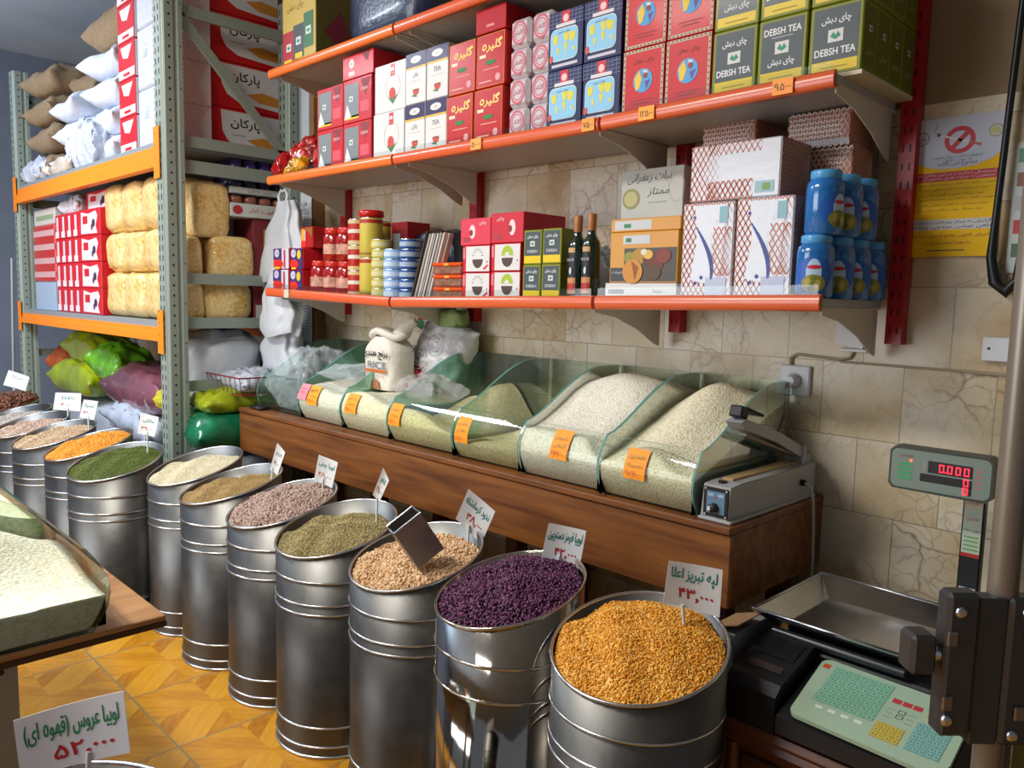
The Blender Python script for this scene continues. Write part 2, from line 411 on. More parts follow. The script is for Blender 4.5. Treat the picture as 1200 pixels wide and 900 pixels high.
def marble_mat():
    m, nt, b, N, K = nodes('marble_tile')
    tc = N('ShaderNodeTexCoord'); sp = N('ShaderNodeSeparateXYZ'); K(tc.outputs['Object'], sp.inputs[0])
    cx = N('ShaderNodeCombineXYZ'); K(sp.outputs[0], cx.inputs[0]); K(sp.outputs[2], cx.inputs[1])
    mp = N('ShaderNodeMapping'); mp.inputs['Location'].default_value = (.925, -1.113, 0); K(cx.outputs[0], mp.inputs[0])
    br = N('ShaderNodeTexBrick'); br.offset = .5; br.squash = 1
    br.inputs['Scale'].default_value = 1; br.inputs['Mortar Size'].default_value = .0018; br.inputs['Brick Width'].default_value = .235; br.inputs['Row Height'].default_value = .2245
    br.inputs['Color1'].default_value = (0, 0, 0, 1); br.inputs['Color2'].default_value = (1, 1, 1, 1); br.inputs['Mortar'].default_value = (.5, .5, .5, 1); br.inputs['Mortar Smooth'].default_value = .3
    K(mp.outputs[0], br.inputs['Vector'])
    # each tile is its own cut of stone: offset the veins by the tile's own tone
    sc = N('ShaderNodeVectorMath', operation='SCALE'); K(br.outputs['Color'], sc.inputs[0]); sc.inputs['Scale'].default_value = 7
    ad = N('ShaderNodeVectorMath', operation='ADD'); K(cx.outputs[0], ad.inputs[0]); K(sc.outputs[0], ad.inputs[1])
    n1 = N('ShaderNodeTexNoise'); n1.inputs['Scale'].default_value = 3.2; n1.inputs['Detail'].default_value = 5; K(ad.outputs[0], n1.inputs['Vector'])
    ds = N('ShaderNodeTexNoise'); ds.inputs['Scale'].default_value = 5; ds.inputs['Detail'].default_value = 4; K(ad.outputs[0], ds.inputs['Vector'])
    dm = N('ShaderNodeVectorMath', operation='SCALE'); K(ds.outputs['Color'], dm.inputs[0]); dm.inputs['Scale'].default_value = .22
    a2 = N('ShaderNodeVectorMath', operation='ADD'); K(ad.outputs[0], a2.inputs[0]); K(dm.outputs[0], a2.inputs[1])
    vo = N('ShaderNodeTexVoronoi', feature='DISTANCE_TO_EDGE'); vo.inputs['Scale'].default_value = 6.5; K(a2.outputs[0], vo.inputs['Vector'])
    vr = ramp(N, [(0, 1.0), (.02, .3), (.05, 0.0)]); K(vo.outputs['Distance'], vr.inputs[0])
    n3 = N('ShaderNodeTexNoise'); n3.inputs['Scale'].default_value = 4; K(ad.outputs[0], n3.inputs['Vector'])
    v2 = N('ShaderNodeTexVoronoi', feature='DISTANCE_TO_EDGE'); v2.inputs['Scale'].default_value = 15; K(a2.outputs[0], v2.inputs['Vector']); w2 = ramp(N, [(0, .6), (.03, .15), (.07, 0.0)]); K(v2.outputs['Distance'], w2.inputs[0])
    vx = N('ShaderNodeMath', operation='MAXIMUM'); K(vr.outputs[0], vx.inputs[0]); K(w2.outputs[0], vx.inputs[1])
    vm = N('ShaderNodeMath', operation='MULTIPLY'); K(vx.outputs[0], vm.inputs[0])
    nr = ramp(N, [(.38, 0.0), (.66, .8)]); K(n3.outputs[0], nr.inputs[0]); K(nr.outputs[0], vm.inputs[1])
    rp = ramp(N, [(.27, '#ad9067'), (.42, '#c8b797'), (.55, '#d8cdb8'), (.72, '#e0d6cb')]); K(n1.outputs[0], rp.inputs[0])
    mx = N('ShaderNodeMix', data_type='RGBA'); K(vm.outputs[0], mx.inputs[0]); K(rp.outputs[0], mx.inputs[6]); mx.inputs[7].default_value = lin('#7d5f48')
    m2 = N('ShaderNodeMix', data_type='RGBA'); fm = N('ShaderNodeMath', operation='MULTIPLY'); K(br.outputs['Fac'], fm.inputs[0]); fm.inputs[1].default_value = .75
    K(fm.outputs[0], m2.inputs[0]); K(mx.outputs[2], m2.inputs[6]); m2.inputs[7].default_value = lin('#7f715c')
    K(m2.outputs[2], b.inputs['Base Color']); b.inputs['Roughness'].default_value = .3
    return m
def wood_mat(name, cols, sc=(1, 12, 12), rough=.4, scale=2.2):
    m, nt, b, N, K = nodes(name)
    tc = N('ShaderNodeTexCoord'); mp = N('ShaderNodeMapping'); mp.inputs['Scale'].default_value = sc; K(tc.outputs['Object'], mp.inputs[0])
    n = N('ShaderNodeTexNoise'); n.inputs['Scale'].default_value = scale; n.inputs['Detail'].default_value = 7; n.inputs['Distortion'].default_value = .6; K(mp.outputs[0], n.inputs['Vector'])
    rp = ramp(N, list(zip((.28, .45, .58, .75), cols))); K(n.outputs[0], rp.inputs[0]); K(rp.outputs[0], b.inputs['Base Color']); b.inputs['Roughness'].default_value = rough
    return m
WOOD = wood_mat('walnut_laminate', ('#4f2d15', '#6c4120', '#7b4d26', '#8b5a2e'))
DWOOD = wood_mat('dark_carved_wood', ('#3b2216', '#54301e', '#643a24', '#714630'), rough=.35)
TWOOD = wood_mat('table_top_wood', ('#7f5a36', '#98704a', '#a88058', '#b8926a'), sc=(6, 1, 6))
struct('floor', MB().add([(-8.2, -9, 0), (5, -9, 0), (5, 2.5, 0), (-8.2, 2.5, 0)], [(0, 1, 2, 3)], floor_mat()))
struct('wall_back', MB().box(-8.2, 2.2, 2.38, 2.5, 0, 2.06, marble_mat()).box(-8.2, 2.2, 2.385, 2.5, 2.06, 3.5, mat('#93806a', .8, var=.14, scale=2.5)))
struct('wall_left', MB().box(-8.2, -8.0, -6, 2.38, 0, 3.5, mat('#6f7a8c', .8, var=.1, scale=3)))
struct('ceiling', MB().box(-8.2, 5, -6, 2.5, 3.5, 3.6, mat('#a3b4c8', .9, var=.06, scale=3)))

# ------------------------------------------------------------------ wall shelving
RED = mat('#a3141e', .35); CREAM = mat('#d0c9be', .5); SHELFM = mat('#a8a6a4', .5); ORANGE = mat('#d2643c', .3, coat=.3); RAIL2 = mat('#e07a3a', .3, coat=.3)
CLEAR = glass_mat('clear_plastic_strip', '#eef3f2', 1.6, .08)
def upright(x, z0, z1, label):
    b = MB()
    b.strip([(x-.022, 2.335, z0), (x+.022, 2.335, z0), (x+.022, 2.379, z0), (x-.022, 2.379, z0)], (0, 0, 1), z1-z0, RED)
    f = front(x-.022, 2.335, z0)
    z = .03
    while z < z1-z0:
        b.rect(f, .010, .015, z, z+.02, '#2a0608'); b.rect(f, .029, .034, z, z+.02, '#2a0608'); z += .05
    tag(b.obj('shelf_upright'), label, 'shelf upright', 'red uprights of the wall shelving')
upright(-3.65, 1.40, 3.2, 'red slotted shelf upright on the wall behind the tomato jars')
upright(-2.62, 1.40, 3.2, 'red slotted shelf upright on the wall behind the pink tea cartons')
upright(-1.56, 1.40, 3.2, 'red slotted shelf upright on the wall behind the sugar cubes and calligraphy box')
upright(-.83, 1.40, 3.2, 'red slotted shelf upright on the wall beside the yellow no smoking poster')
def shelf_unit(x0, x1, za, zb, label, tags=(), guard=0, depth=1.95, rail=ORANGE, brk=(1, 1), bx=None):
    """panel, rounded front rail, two triangular brackets; za, zb = rail top at either end"""
    t = thing('wall_shelf', label, 'shelf', ((x0+x1)/2, 2.15, za), 0, 'shelves of the wall unit')
    cx, cz = (x0+x1)/2, za
    loc = (-cx, -2.15, -cz)
    sl = lambda x: za+(zb-za)*(x-x0)/(x1-x0)
    b = MB(); V = []
    for (x, e) in ((x0, 0), (x1, 0)):
        z = sl(x)-.011
        V += [(x, depth+.004, z), (x, 2.333, z), (x, 2.333, z-.022), (x, depth+.004, z-.022), ]
    b.add(V, [(0, 1, 5, 4)[::-1], (3, 2, 6, 7), (0, 3, 7, 4), (1, 2, 6, 5)[::-1], (0, 1, 2, 3), (4, 5, 6, 7)[::-1]], SHELFM)
    b.obj('panel', t, loc)
    b = MB(); P = [(.010, 0), (-.002, .0), (-.009, -.006), (-.012, -.02), (-.009, -.036), (-.004, -.043), (.010, -.043)]
    n = len(P); A = [(x0+.004, depth+y, sl(x0)+z) for y, z in P]; B = [(x1-.004, depth+y, sl(x1)+z) for y, z in P]
    b.add(A+B, [((i+1) % n, i, n+i, n+(i+1) % n) for i in range(n)], rail, True); b.add(A+B, [tuple(range(n)), tuple(range(n, 2*n))[::-1]], rail)
    b.obj('front_rail', t, loc)
    for k, x in enumerate(bx or (x0+.01, x1-.01)):
        if not brk[k]: continue
        z = sl(x)-.034; b = MB()
        b.prism([(x-.002, depth+.02, z), (x-.002, 2.335, z), (x-.002, 2.335, z-.135), (x-.002, 2.30, z-.125), (x-.002, 2.20, z-.075), (x-.002, 2.08, z-.035), (x-.002, depth+.02, z-.018)], (.004, 0, 0), CREAM)
        b.box(x-.012, x+.012, depth+.02, 2.335, z-.002, z, CREAM)
        b.obj('bracket', t, loc)
    if guard:
        b = MB(); b.add([(x0+.01, depth-.004, sl(x0)-.002), (x1-.01, depth-.004, sl(x1)-.002), (x1-.01, depth-.004, sl(x1)+guard), (x0+.01, depth-.004, sl(x0)+guard), (x0+.01, depth+.012, sl(x0)), (x1-.01, depth+.012, sl(x1))], [(0, 1, 2, 3), (4, 5, 1, 0)], CLEAR)
        b.obj('clear_guard', t, loc)
    for (x, w, col, txt) in tags:
        z = sl(x)-.043; b = MB(); b.box(-w/2, w/2, -.0165, -.0125, .002, .041, col)
        if txt: b.text(front(0, -.0165, .0), txt, 0, .021, '#5b3a10', w=w*.8, h=.018)
        b.obj('price_tag', t, (x-cx, depth-2.15, z-cz))
    return t
ZM = 2.077; ZMT = 2.066
def zlow(x):
    P = ((-3.745, 1.531), (-2.68, 1.50), (-1.60, 1.519), (-.868, 1.532))
    for (a, za), (b, zb) in zip(P, P[1:]):
        if x <= b: return za+(zb-za)*(x-a)/(b-a)-.011
    return 1.521
shelf_unit(-3.745, -2.685, 1.531, 1.500, 'bottom wall shelf section with orange rail, under the tomato tins and tuna', [(-3.52, .045, '#c9c4b4', '')], .022, bx=(-3.63, -2.72), rail=ORANGE)
shelf_unit(-2.678, -1.604, 1.500, 1.519, 'bottom wall shelf section with orange rail, under tea cartons and oil bottles', (), .022, brk=(0, 1), bx=(-2.66, -1.62))
shelf_unit(-1.598, -.868, 1.519, 1.532, 'bottom wall shelf section with orange rail, under sugar packs and blue jars', (), .024, brk=(0, 1))
shelf_unit(-3.72, -2.675, 2.081, 2.075, 'middle wall shelf section with orange rail, under white tea cartons and snack bag', (), .016, rail=RAIL2, bx=(-3.63, -2.69))
shelf_unit(-2.668, -1.602, 2.074, 2.068, 'middle wall shelf section with orange rail, under pink ringed packs and navy boxes', [(-2.16, .055, '#e0a048', '۵۰۰۰'), (-1.64, .05, '#e09a2c', '۷۵۰۰')], .018, bx=(-2.6, -1.62), brk=(1, 1))
shelf_unit(-1.598, -.868, 2.069, 2.077, 'middle wall shelf section with orange rail, under globe boxes and olive tea tins', [(-1.42, .055, '#f0a21e', '۱۲۵۰۰'), (-1.0, .055, '#f0961e', '۹۵۰۰')], .018, brk=(0, 1))
shelf_unit(-3.70, -2.675, 2.587, 2.583, 'top wall shelf section with orange rail, under cream carton and dark blue bag', (), 0, rail=RAIL2, bx=(-3.63, -2.69))
shelf_unit(-2.668, -1.602, 2.583, 2.580, 'top wall shelf section with orange rail, above the red tea boxes', (), 0, bx=(-2.6, -1.62))
shelf_unit(-1.598, -.868, 2.580, 2.580, 'top wall shelf section above the olive tea tins, mostly out of view', (), 0, brk=(0, 1))
# end cover of the wall unit with notices
b = MB(); b.box(-4.25, -3.93, 2.30, 2.379, .95, 2.75, mat('#c9d2dd', .5)).box(-3.93, -3.895, 2.31, 2.379, .95, 2.75, mat('#8a6a45', .6))
tag(b.obj('cover_panel'), 'tall white cover panel on the wall between storage rack and wall shelves', 'panel')
def sheet(x0, x1, z0, z1, y, name, label, lines, head=None):
    b = MB(); b.box(x0, x1, y-.002, y, z0, z1, mat('#dfe3ea', .6)); f = front(x0, y-.002, z0); w = x1-x0; h = z1-z0
    for i in range(lines):
        z = h*(.86 if not head else .55)-i*h*.8/lines*(1 if not head else .5); b.rect(f, w*.12, w*.88, z, z+h*.012, '#8d94a6')
    if head: b.text(f, head, w*.6, h*.75, '#2a2d38', h=h*.13); b.ring(f, w*.22, h*.85, .014, .014, .004, '#2a2d38')
    return tag(b.obj(name), label, 'paper')
sheet(-4.06, -3.90, 1.24, 1.56, 2.299, 'price_list', 'narrow white printed list on the cover panel below the bottom shelf', 16)
sheet(-4.12, -3.90, 1.80, 2.06, 2.299, 'paper_notice', 'white paper notice on the cover panel under the middle shelf', 6, 'هزینه')

# ------------------------------------------------------------------ pallet rack
GREY = mat('#8b978f', .45, metal=.1); RORG = mat('#e8891c', .4); HOLE = mat('#15181a', .9); DECK = mat('#8e969a', .5, metal=.2)
rack = thing('pallet_rack', 'tall grey and orange steel storage rack stacked with sacks, sugar and pasta', 'rack', (-4.06, 1.6, 0))
RL = (4.06, -1.6, 0)
def post(x0, y0, flip=1):
    x1 = x0+.10; y1 = y0+.10; b = MB()
    b.strip([(x0, y0, 0), (x0+.075, y0, 0), (x0+.08, y0+.006, 0), (x1-.006, y0+.006, 0), (x1, y0+.012, 0), (x1, y0+.055, 0), (x1-.008, y0+.06, 0), (x1-.008, y0+.072, 0), (x1, y0+.078, 0), (x1, y1, 0), (x0, y1, 0)], (0, 0, 1), 3.06, GREY)
    f = front(x0, y0, 0); g = rside(x1, y0, 0); z = .05
    while z < 3.02:
        for a in (.014, .052): b.rect(f, a, a+.010, z, z+.028, HOLE)
        b.disc(g, .034, z+.03, .0055, .0065, HOLE, n=8)
        if int(z/.05) % 4 == 0: b.disc(g, .09, z+.04, .004, .004, HOLE, n=8)
        z += .05
    b.box(x0-.02, x1+.02, y0-.02, y1+.02, 0, .008, GREY)
    return b.obj('post', rack, RL)
for x0 in (-4.11, -6.86):
    for y0 in (1.555, 2.22): post(x0, y0)
def bar(y0, z0, y1, z1, x, name='brace', w=.045):
    b = MB(); d = Vector((0, y1-y0, z1-z0)).normalized(); n = Vector((0, -d.z, d.y))*w/2
    a = Vector((x, y0, z0)); e = Vector((x, y1, z1)); b.prism([a-n, e-n, e+n, a+n], (.02, 0, 0), GREY); b.obj(name, rack, RL)
for x in (-4.07, -6.82):
    for z in (2.252, 2.128, 1.568, 1.34, 1.014, 2.88): bar(1.65, z, 2.23, z, x, w=.055 if z != 2.128 else .065)
    bar(1.655, 2.86, 2.225, 2.26, x)
def beam(z0, z1, y, tilt=0):
    b = MB(); h = z1-z0
    b.strip([(-6.77, y, z0), (-6.77, y, z0+h*.62), (-6.77, y+.008, z0+h*.66), (-6.77, y+.008, z1), (-6.77, y+.05, z1), (-6.77, y+.05, z0)], (1, 0, 0), 2.665, RORG)
    b.obj('beam', rack, RL)
    for x in (-4.118, -6.83):
        b = MB(); b.box(x, x+.07, y-.006, y-.001, z0-.06, z1+.09, RORG)
        f = front(x, y-.006, z0-.06)
        for k in range(4): b.rect(f, .02, .03, .03+k*.06, .04+k*.06, '#8a4a0a')
        b.obj('beam_bracket', rack, RL)
for y in (1.55, 2.27):
    beam(2.115, 2.215, y); beam(1.245, 1.315, y)
for z in (2.215, 1.315):
    b = MB(); b.box(-6.77, -4.11, 1.575, 2.30, z, z+.03, DECK); b.obj('deck', rack, RL)
ZT, ZD = 2.246, 1.346

# ================================================================== WOODEN BENCH, RICE BINS
ZB = .922
bench = thing('display_bench', 'long walnut coloured wooden bench box carrying the glass rice bins', 'bench', (-2.4, 2.1, 0))
L = (2.4, -2.1, 0)
b = MB(); b.box(-3.80, -1.012, 1.822, 1.844, .702, .900, WOOD, .003); b.obj('front_panel', bench, L)
b = MB(); b.box(-3.80, -1.012, 1.815, 2.378, .902, ZB, WOOD, .003); b.obj('top', bench, L)
b = MB(); b.box(-1.034, -1.014, 1.845, 2.376, .70, .901, WOOD, .002); b.obj('end_panel', bench, L)
b = MB(); b.box(-3.798, -3.778, 1.845, 2.376, .70, .901, WOOD, .002); b.obj('end_panel', bench, L)
for x in (-3.72, -2.8, -1.95, -1.12):
    b = MB(); b.box(x-.03, x+.03, 1.95, 2.01, 0, .702, DWOOD, .004); b.obj('leg', bench, L)
    b = MB(); b.box(x-.03, x+.03, 2.30, 2.36, 0, .702, DWOOD, .004); b.obj('leg', bench, L)
GLASS = glass_mat('green_tinted_glass', '#f6fbf8', .8, .03); GSIDE = glass_mat('green_side_glass', '#e6f3ec', .8, .03, .10); GEDGE = mat('#5f8f86', .15, coat=.5); GEDGED = mat('#235244', .15, coat=.5)
YB = 2.355
def prof(z, y0):       # front curve of a bin: tucked in at the foot, bulging, leaning back at the lip
    t = z/.178
    return y0 + .03 - .045*math.sin(PI*min(1, t*.92+.08)) - .0*t
def side_outline(y0, depth, hb=.345):
    P = [(prof(z, y0), z) for z in [0, .02, .045, .075, .105, .135, .16, .178]]
    yl = P[-1][0]
    n = 14
    for i in range(1, n+1):
        t = i/n; s = t*t*(3-2*t)
        P.append((yl+(y0+depth-yl)*t*.86, .178+(hb-.178)*(.16*t+.84*(t**1.6*(3-2*t)/1.0 if t < 1 else 1))))
    P[-1] = (y0+depth*.87, hb)
    P.append((y0+depth, hb)); P.append((y0+depth, 0))
    return P
def glass_bin(x0, x1, y0, depth, z, label, sgn=1, edge=GEDGE, group='glass rice bins on the bench', notes=(), hb=.345, gs=None):
    """sgn -1 mirrors the bin so that it faces the other way"""
    t = thing('glass_bin', label, 'bin', ((x0+x1)/2, y0, z), 0, group); cx = (x0+x1)/2; e = .003
    O = side_outline(0, depth, hb); w = (x1-x0)/2-.002
    for s in (-1, 1):
        b = MB(); xa = s*w-(.006 if s > 0 else 0)
        pts = [(xa, sgn*y, q) for y, q in O]
        if sgn < 0: pts = pts[::-1]
        b.prism(pts, (.006, 0, 0), gs or GSIDE, me=edge); b.obj('side_pane', t)
    b = MB(); F = O[:8]; n = len(F); xi = w-.007
    inn = [(x, sgn*(y+.005), q) for x in (-xi, xi) for y, q in F]; out = [(x, sgn*y, q) for x in (-xi, xi) for y, q in F]
    fl = lambda fs: [q if sgn > 0 else q[::-1] for q in fs]
    b.add(out, fl([(i, n+i, n+i+1, i+1) for i in range(n-1)]), GLASS, True)
    b.add([(-xi, sgn*F[-1][0], F[-1][1]), (xi, sgn*F[-1][0], F[-1][1]), (xi, sgn*(F[-1][0]+.006), F[-1][1]), (-xi, sgn*(F[-1][0]+.006), F[-1][1])], fl([(0, 1, 2, 3)]), edge)
    b.obj('front_pane', t)
    b = MB(); ya, yb = sorted((sgn*(depth-.008), sgn*(depth-.003))); b.box(-xi, xi, ya, yb, 0.004, hb, GLASS); b.add([(-xi, yb, hb+.0004), (xi, yb, hb+.0004), (xi, ya, hb+.0004), (-xi, ya, hb+.0004)], [(0, 1, 2, 3)], edge); b.obj('back_pane', t)
    b = MB(); ya, yb = sorted((sgn*.032, sgn*(depth-.01))); b.box(-xi, xi, ya, yb, 0, .004, GLASS); b.obj('base_pane', t)
    for (dx, zc, wn, hn, col, txt) in notes:
        b = MB(); V = []; N = 6
        zs = [zc-hn/2+hn*k/(N-1) for k in range(N)]
        for q in zs: V += [(dx-wn/2, sgn*(prof(q, 0)-.0015), q), (dx+wn/2, sgn*(prof(q, 0)-.0015), q)]
        b.add(V, fl([(2*k, 2*k+1, 2*k+3, 2*k+2) for k in range(N-1)]), col)
        ym = prof(zc, 0)-.003; y1_ = prof(zc+hn*.3, 0)-prof(zc-hn*.3, 0)
        f = Fr((dx, sgn*(ym-.0022), zc), (sgn, 0, 0), (0, y1_*sgn, hn*.6))
        for k, (s_, c_) in enumerate(txt): b.text(f, s_, 0, hn*(.27-.29*k), c_, w=wn*.72, h=hn*.17)
        b.obj('price_note', t)
    return t
ORN = mat('#f29a1f', .6); PNK = mat('#e58a98', .6); INK = '#35622f'; RINK = '#a02a1c'
BX = [-1.130, -1.467, -1.815, -2.167, -2.580, -2.932, -3.298, -3.70]
BY = [1.835, 1.845, 1.855, 1.865, 1.872, 1.876, 1.880]
NT = [[(-.03, .115, .075, .085, ORN, (('صدری', INK), ('دمسیاه', INK), ('۹۸۰۰', RINK)))], [(.01, .125, .072, .09, ORN, (('شیرودی', INK), ('گیلان', INK), ('۴۴۰۰', RINK)))], [(-.115, .108, .07, .09, ORN, (('هاشمی', INK), ('طارم', INK), ('۵۲۰۰', RINK)))],
      [(-.15, .112, .075, .085, ORN, (('نیمدانه', INK), ('ممتاز', INK), ('۳۶۰۰', RINK)))], [(-.09, .12, .085, .08, ORN, (('برنج', INK), ('عطری', INK), ('۴۱۰۰', RINK)))],
      [(-.14, .13, .075, .07, PNK, (('سویا', '#b0304a'), ('۲۸۰۰', '#b0304a'))), (-.05, .122, .085, .085, ORN, (('جو', INK), ('پرک', INK), ('۳۳۰۰', RINK)))], []]
BL = ['glass bin at the heat sealer end of the row, heaped high with cream rice', 'second glass bin from the heat sealer, heaped high with white rice', 'third glass bin from the heat sealer, half empty with a sloping rice heap',
      'fourth glass bin from the heat sealer, holding two low heaps of rice', 'glass bin in which the two printed rice bags stand', 'glass bin with one pink and one orange price note', 'glass bin at the far end of the row, stuffed with crumpled clear plastic']
for k in range(7): glass_bin(BX[k+1], BX[k], BY[k], YB-BY[k], ZB+.001, BL[k], notes=NT[k])
def rice_mat(h, h2):
    m, nt, bs, N, K = nodes('loose_rice')
    tc = N('ShaderNodeTexCoord'); vo = N('ShaderNodeTexVoronoi'); vo.inputs['Scale'].default_value = 190; mp = N('ShaderNodeMapping'); mp.inputs['Scale'].default_value = (1, .6, 1); K(tc.outputs['Object'], mp.inputs[0]); K(mp.outputs[0], vo.inputs['Vector'])
    sp = N('ShaderNodeSeparateColor'); K(vo.outputs['Color'], sp.inputs[0]); rp = ramp(N, [(0, h2), (.5, h), (1, h)]); K(sp.outputs[0], rp.inputs[0]); K(rp.outputs[0], bs.inputs['Base Color'])
    bp = N('ShaderNodeBump'); bp.inputs['Strength'].default_value = .5; bp.inputs['Distance'].default_value = .004; bp.invert = True; K(vo.outputs['Distance'], bp.inputs['Height']); K(bp.outputs[0], bs.inputs['Normal'])
    bs.inputs['Roughness'].default_value = .6
    return m
RICE = rice_mat('#f2ead2', '#d9cba8'); RICEW = rice_mat('#f2ede0', '#ddd3bd'); RICEG = rice_mat('#e0d8b0', '#c2b888')
def rice_heap(x0, x1, y0, y1, z, hf, m, label, sgn=1, amp=.004, seed=1, n=(26, 30), loose=0, group='rice heaped in the glass bins'):
    """hf(a, b): height over the bin floor; a across, b from the front glass (0) to the back (1)"""
    b = MB(); nx, ny = n; V = []; F = []; ns = 7
    for i in range(nx):
        a = i/(nx-1); x = x0+(x1-x0)*a
        h0 = max(.012, hf(a, 0))
        for k in range(ns): q = h0*k/ns; V.append((x, sgn*(prof(q, 0)+.008), q))
        for j in range(ny):
            c = j/(ny-1); h = max(.006, hf(a, c)+amp*(nz(x*9+seed, c*5, seed)+.5*nz(x*22, c*13, seed)) * (0 if j == 0 else 1))
            yf = prof(h0, 0)+.008; V.append((x, sgn*(yf+(y1-y0-yf)*c), h))
    tot = ns+ny; fl = (lambda q: q) if sgn > 0 else (lambda q: q[::-1])
    for i in range(nx-1):
        for j in range(tot-1): F.append(fl((i*tot+j, (i+1)*tot+j, (i+1)*tot+j+1, i*tot+j+1)))
    b.add(V, F, m, True)
    for i, r in ((0, 1), (nx-1, 0)):
        col = [V[i*tot+j] for j in range(tot)]; P = col+[(col[-1][0], col[-1][1], 0)]
        if (r == 1) != (sgn > 0): P = P[::-1]
        P = P if True else P
        # fan of quads down to the floor keeps the end walls clean
        W_ = []; Q = []
        for p in col[ns-1:]: W_ += [p, (p[0], p[1], 0)]
        for j in range(len(col[ns-1:])-1):
            q = (2*j, 2*j+2, 2*j+3, 2*j+1); Q.append(q if (r == 1) == (sgn < 0) else q[::-1])
        b.add(W_, Q, m)
        W_ = [(col[ns-1][0], col[ns-1][1], 0)]+col[:ns]; b.add(W_, [tuple(range(len(W_)))], m)
    o = b.obj('rice', None, (0, y0 if sgn > 0 else y0, z+.0052))
    return tag(o, label, 'rice', group, 'stuff')
def sst(a, b, x): t = max(0, min(1, (x-a)/(b-a))); return t*t*(3-2*t)
E_ = .0086
def hG(a, c):
    k = math.exp(-((a-.45)/.33)**2); return (1-k)*(.085+.19*c) + k*(.150+.175*sst(0, .85, c)-.02*sst(.85, 1, c))
hF = lambda a, c: .15-.05*sst(.75, 1, a)*(1-c)+.125*sst(.0, .72, c)+.05*sst(.3, .8, c)*math.sin(PI*min(1, max(0, a*.9+.1)))-.03*sst(.85, 1, c)
hE = lambda a, c: max(.055+.02*a-.0*c+.05*sst(.1, .5, c)*a, .055+.165*sst(.12, .9, c)*math.exp(-((a-.62)/.35)**2)) if c > .0 else .055+.02*a
hD = lambda a, c: (.135-.06*sst(.35, 1, a))*(1-sst(0, .45, c)) + sst(0, .5, c)*(.07+.10*math.exp(-((a-.35)/.3)**2-((c-.72)/.25)**2)) + .07*sst(.3, .8, c)*sst(.75, 1, a)
hC = lambda a, c: .15-.03*c+.015*math.sin(5*a)
hB = lambda a, c: .145+.03*c+.01*math.sin(6*a+c*3)
args = [(hG, RICE, 'cream rice heaped to the back glass in the bin beside the heat sealer'), (hF, RICEW, 'white rice heaped high in the second bin from the heat sealer'), (hE, RICEG, 'yellowish rice sloping to the front in the third bin from the heat sealer'),
        (hD, RICEG, 'low uneven rice in the fourth bin from the heat sealer'), (hC, RICE, 'level rice under the two printed rice bags'), (hB, RICEW, 'white grain behind the pink price note')]
for k, (hf, m, lb) in enumerate(args):
    rice_heap(BX[k+1]+E_, BX[k]-E_, BY[k], YB-.012, ZB, hf, m, lb, seed=k*3.1)
# crumpled clear plastic in the last bin and over its neighbour
FILM = film_mat('clear_plastic_film', '#e6eef4', .26, .10, 1.0, 22)
b = sack(.37, .40, .30, FILM, 3, .03, 30, .6, 6); tag(b.obj('plastic_bag', None, (-3.50, 2.10, ZB+.01)), 'crumpled clear plastic bag filling the glass bin at the far end', 'plastic bag')
b = sack(.33, .36, .07, FILM, 8, .02, 28, .6, 7); tag(b.obj('plastic_bag', None, (-3.115, 2.13, ZB+.185)), 'crumpled clear plastic lying on white grain behind the pink price note', 'plastic bag')

# ================================================================== BARRELS
def galv(name, h, rough, nv=.12, metal=1.0):
    m, nt, bs, N, K = nodes(name)
    tc = N('ShaderNodeTexCoord'); n = N('ShaderNodeTexNoise'); n.inputs['Scale'].default_value = 14; n.inputs['Detail'].default_value = 5; K(tc.outputs['Object'], n.inputs['Vector'])
    c = lin(h); rp = ramp(N, [(.3, h), (.7, h)]); rp.color_ramp.elements[0].color = tuple(x*(1-nv) for x in c[:3])+(1,); rp.color_ramp.elements[1].color = tuple(min(1, x*(1+nv)) for x in c[:3])+(1,)
    K(n.outputs[0], rp.inputs[0]); K(rp.outputs[0], bs.inputs['Base Color']); bs.inputs['Metallic'].default_value = metal
    rr = N('ShaderNodeMapRange'); rr.inputs[3].default_value = rough*.8; rr.inputs[4].default_value = rough*1.25; K(n.outputs[0], rr.inputs[0]); K(rr.outputs[0], bs.inputs['Roughness'])
    return m
GALV = galv('galvanised_tin', '#62615f', .40); BRIGHT = galv('bright_rolled_rim', '#c8ccd2', .24, .04); STEEL = galv('polished_steel', '#a9a49c', .07, .03)
RB = .2
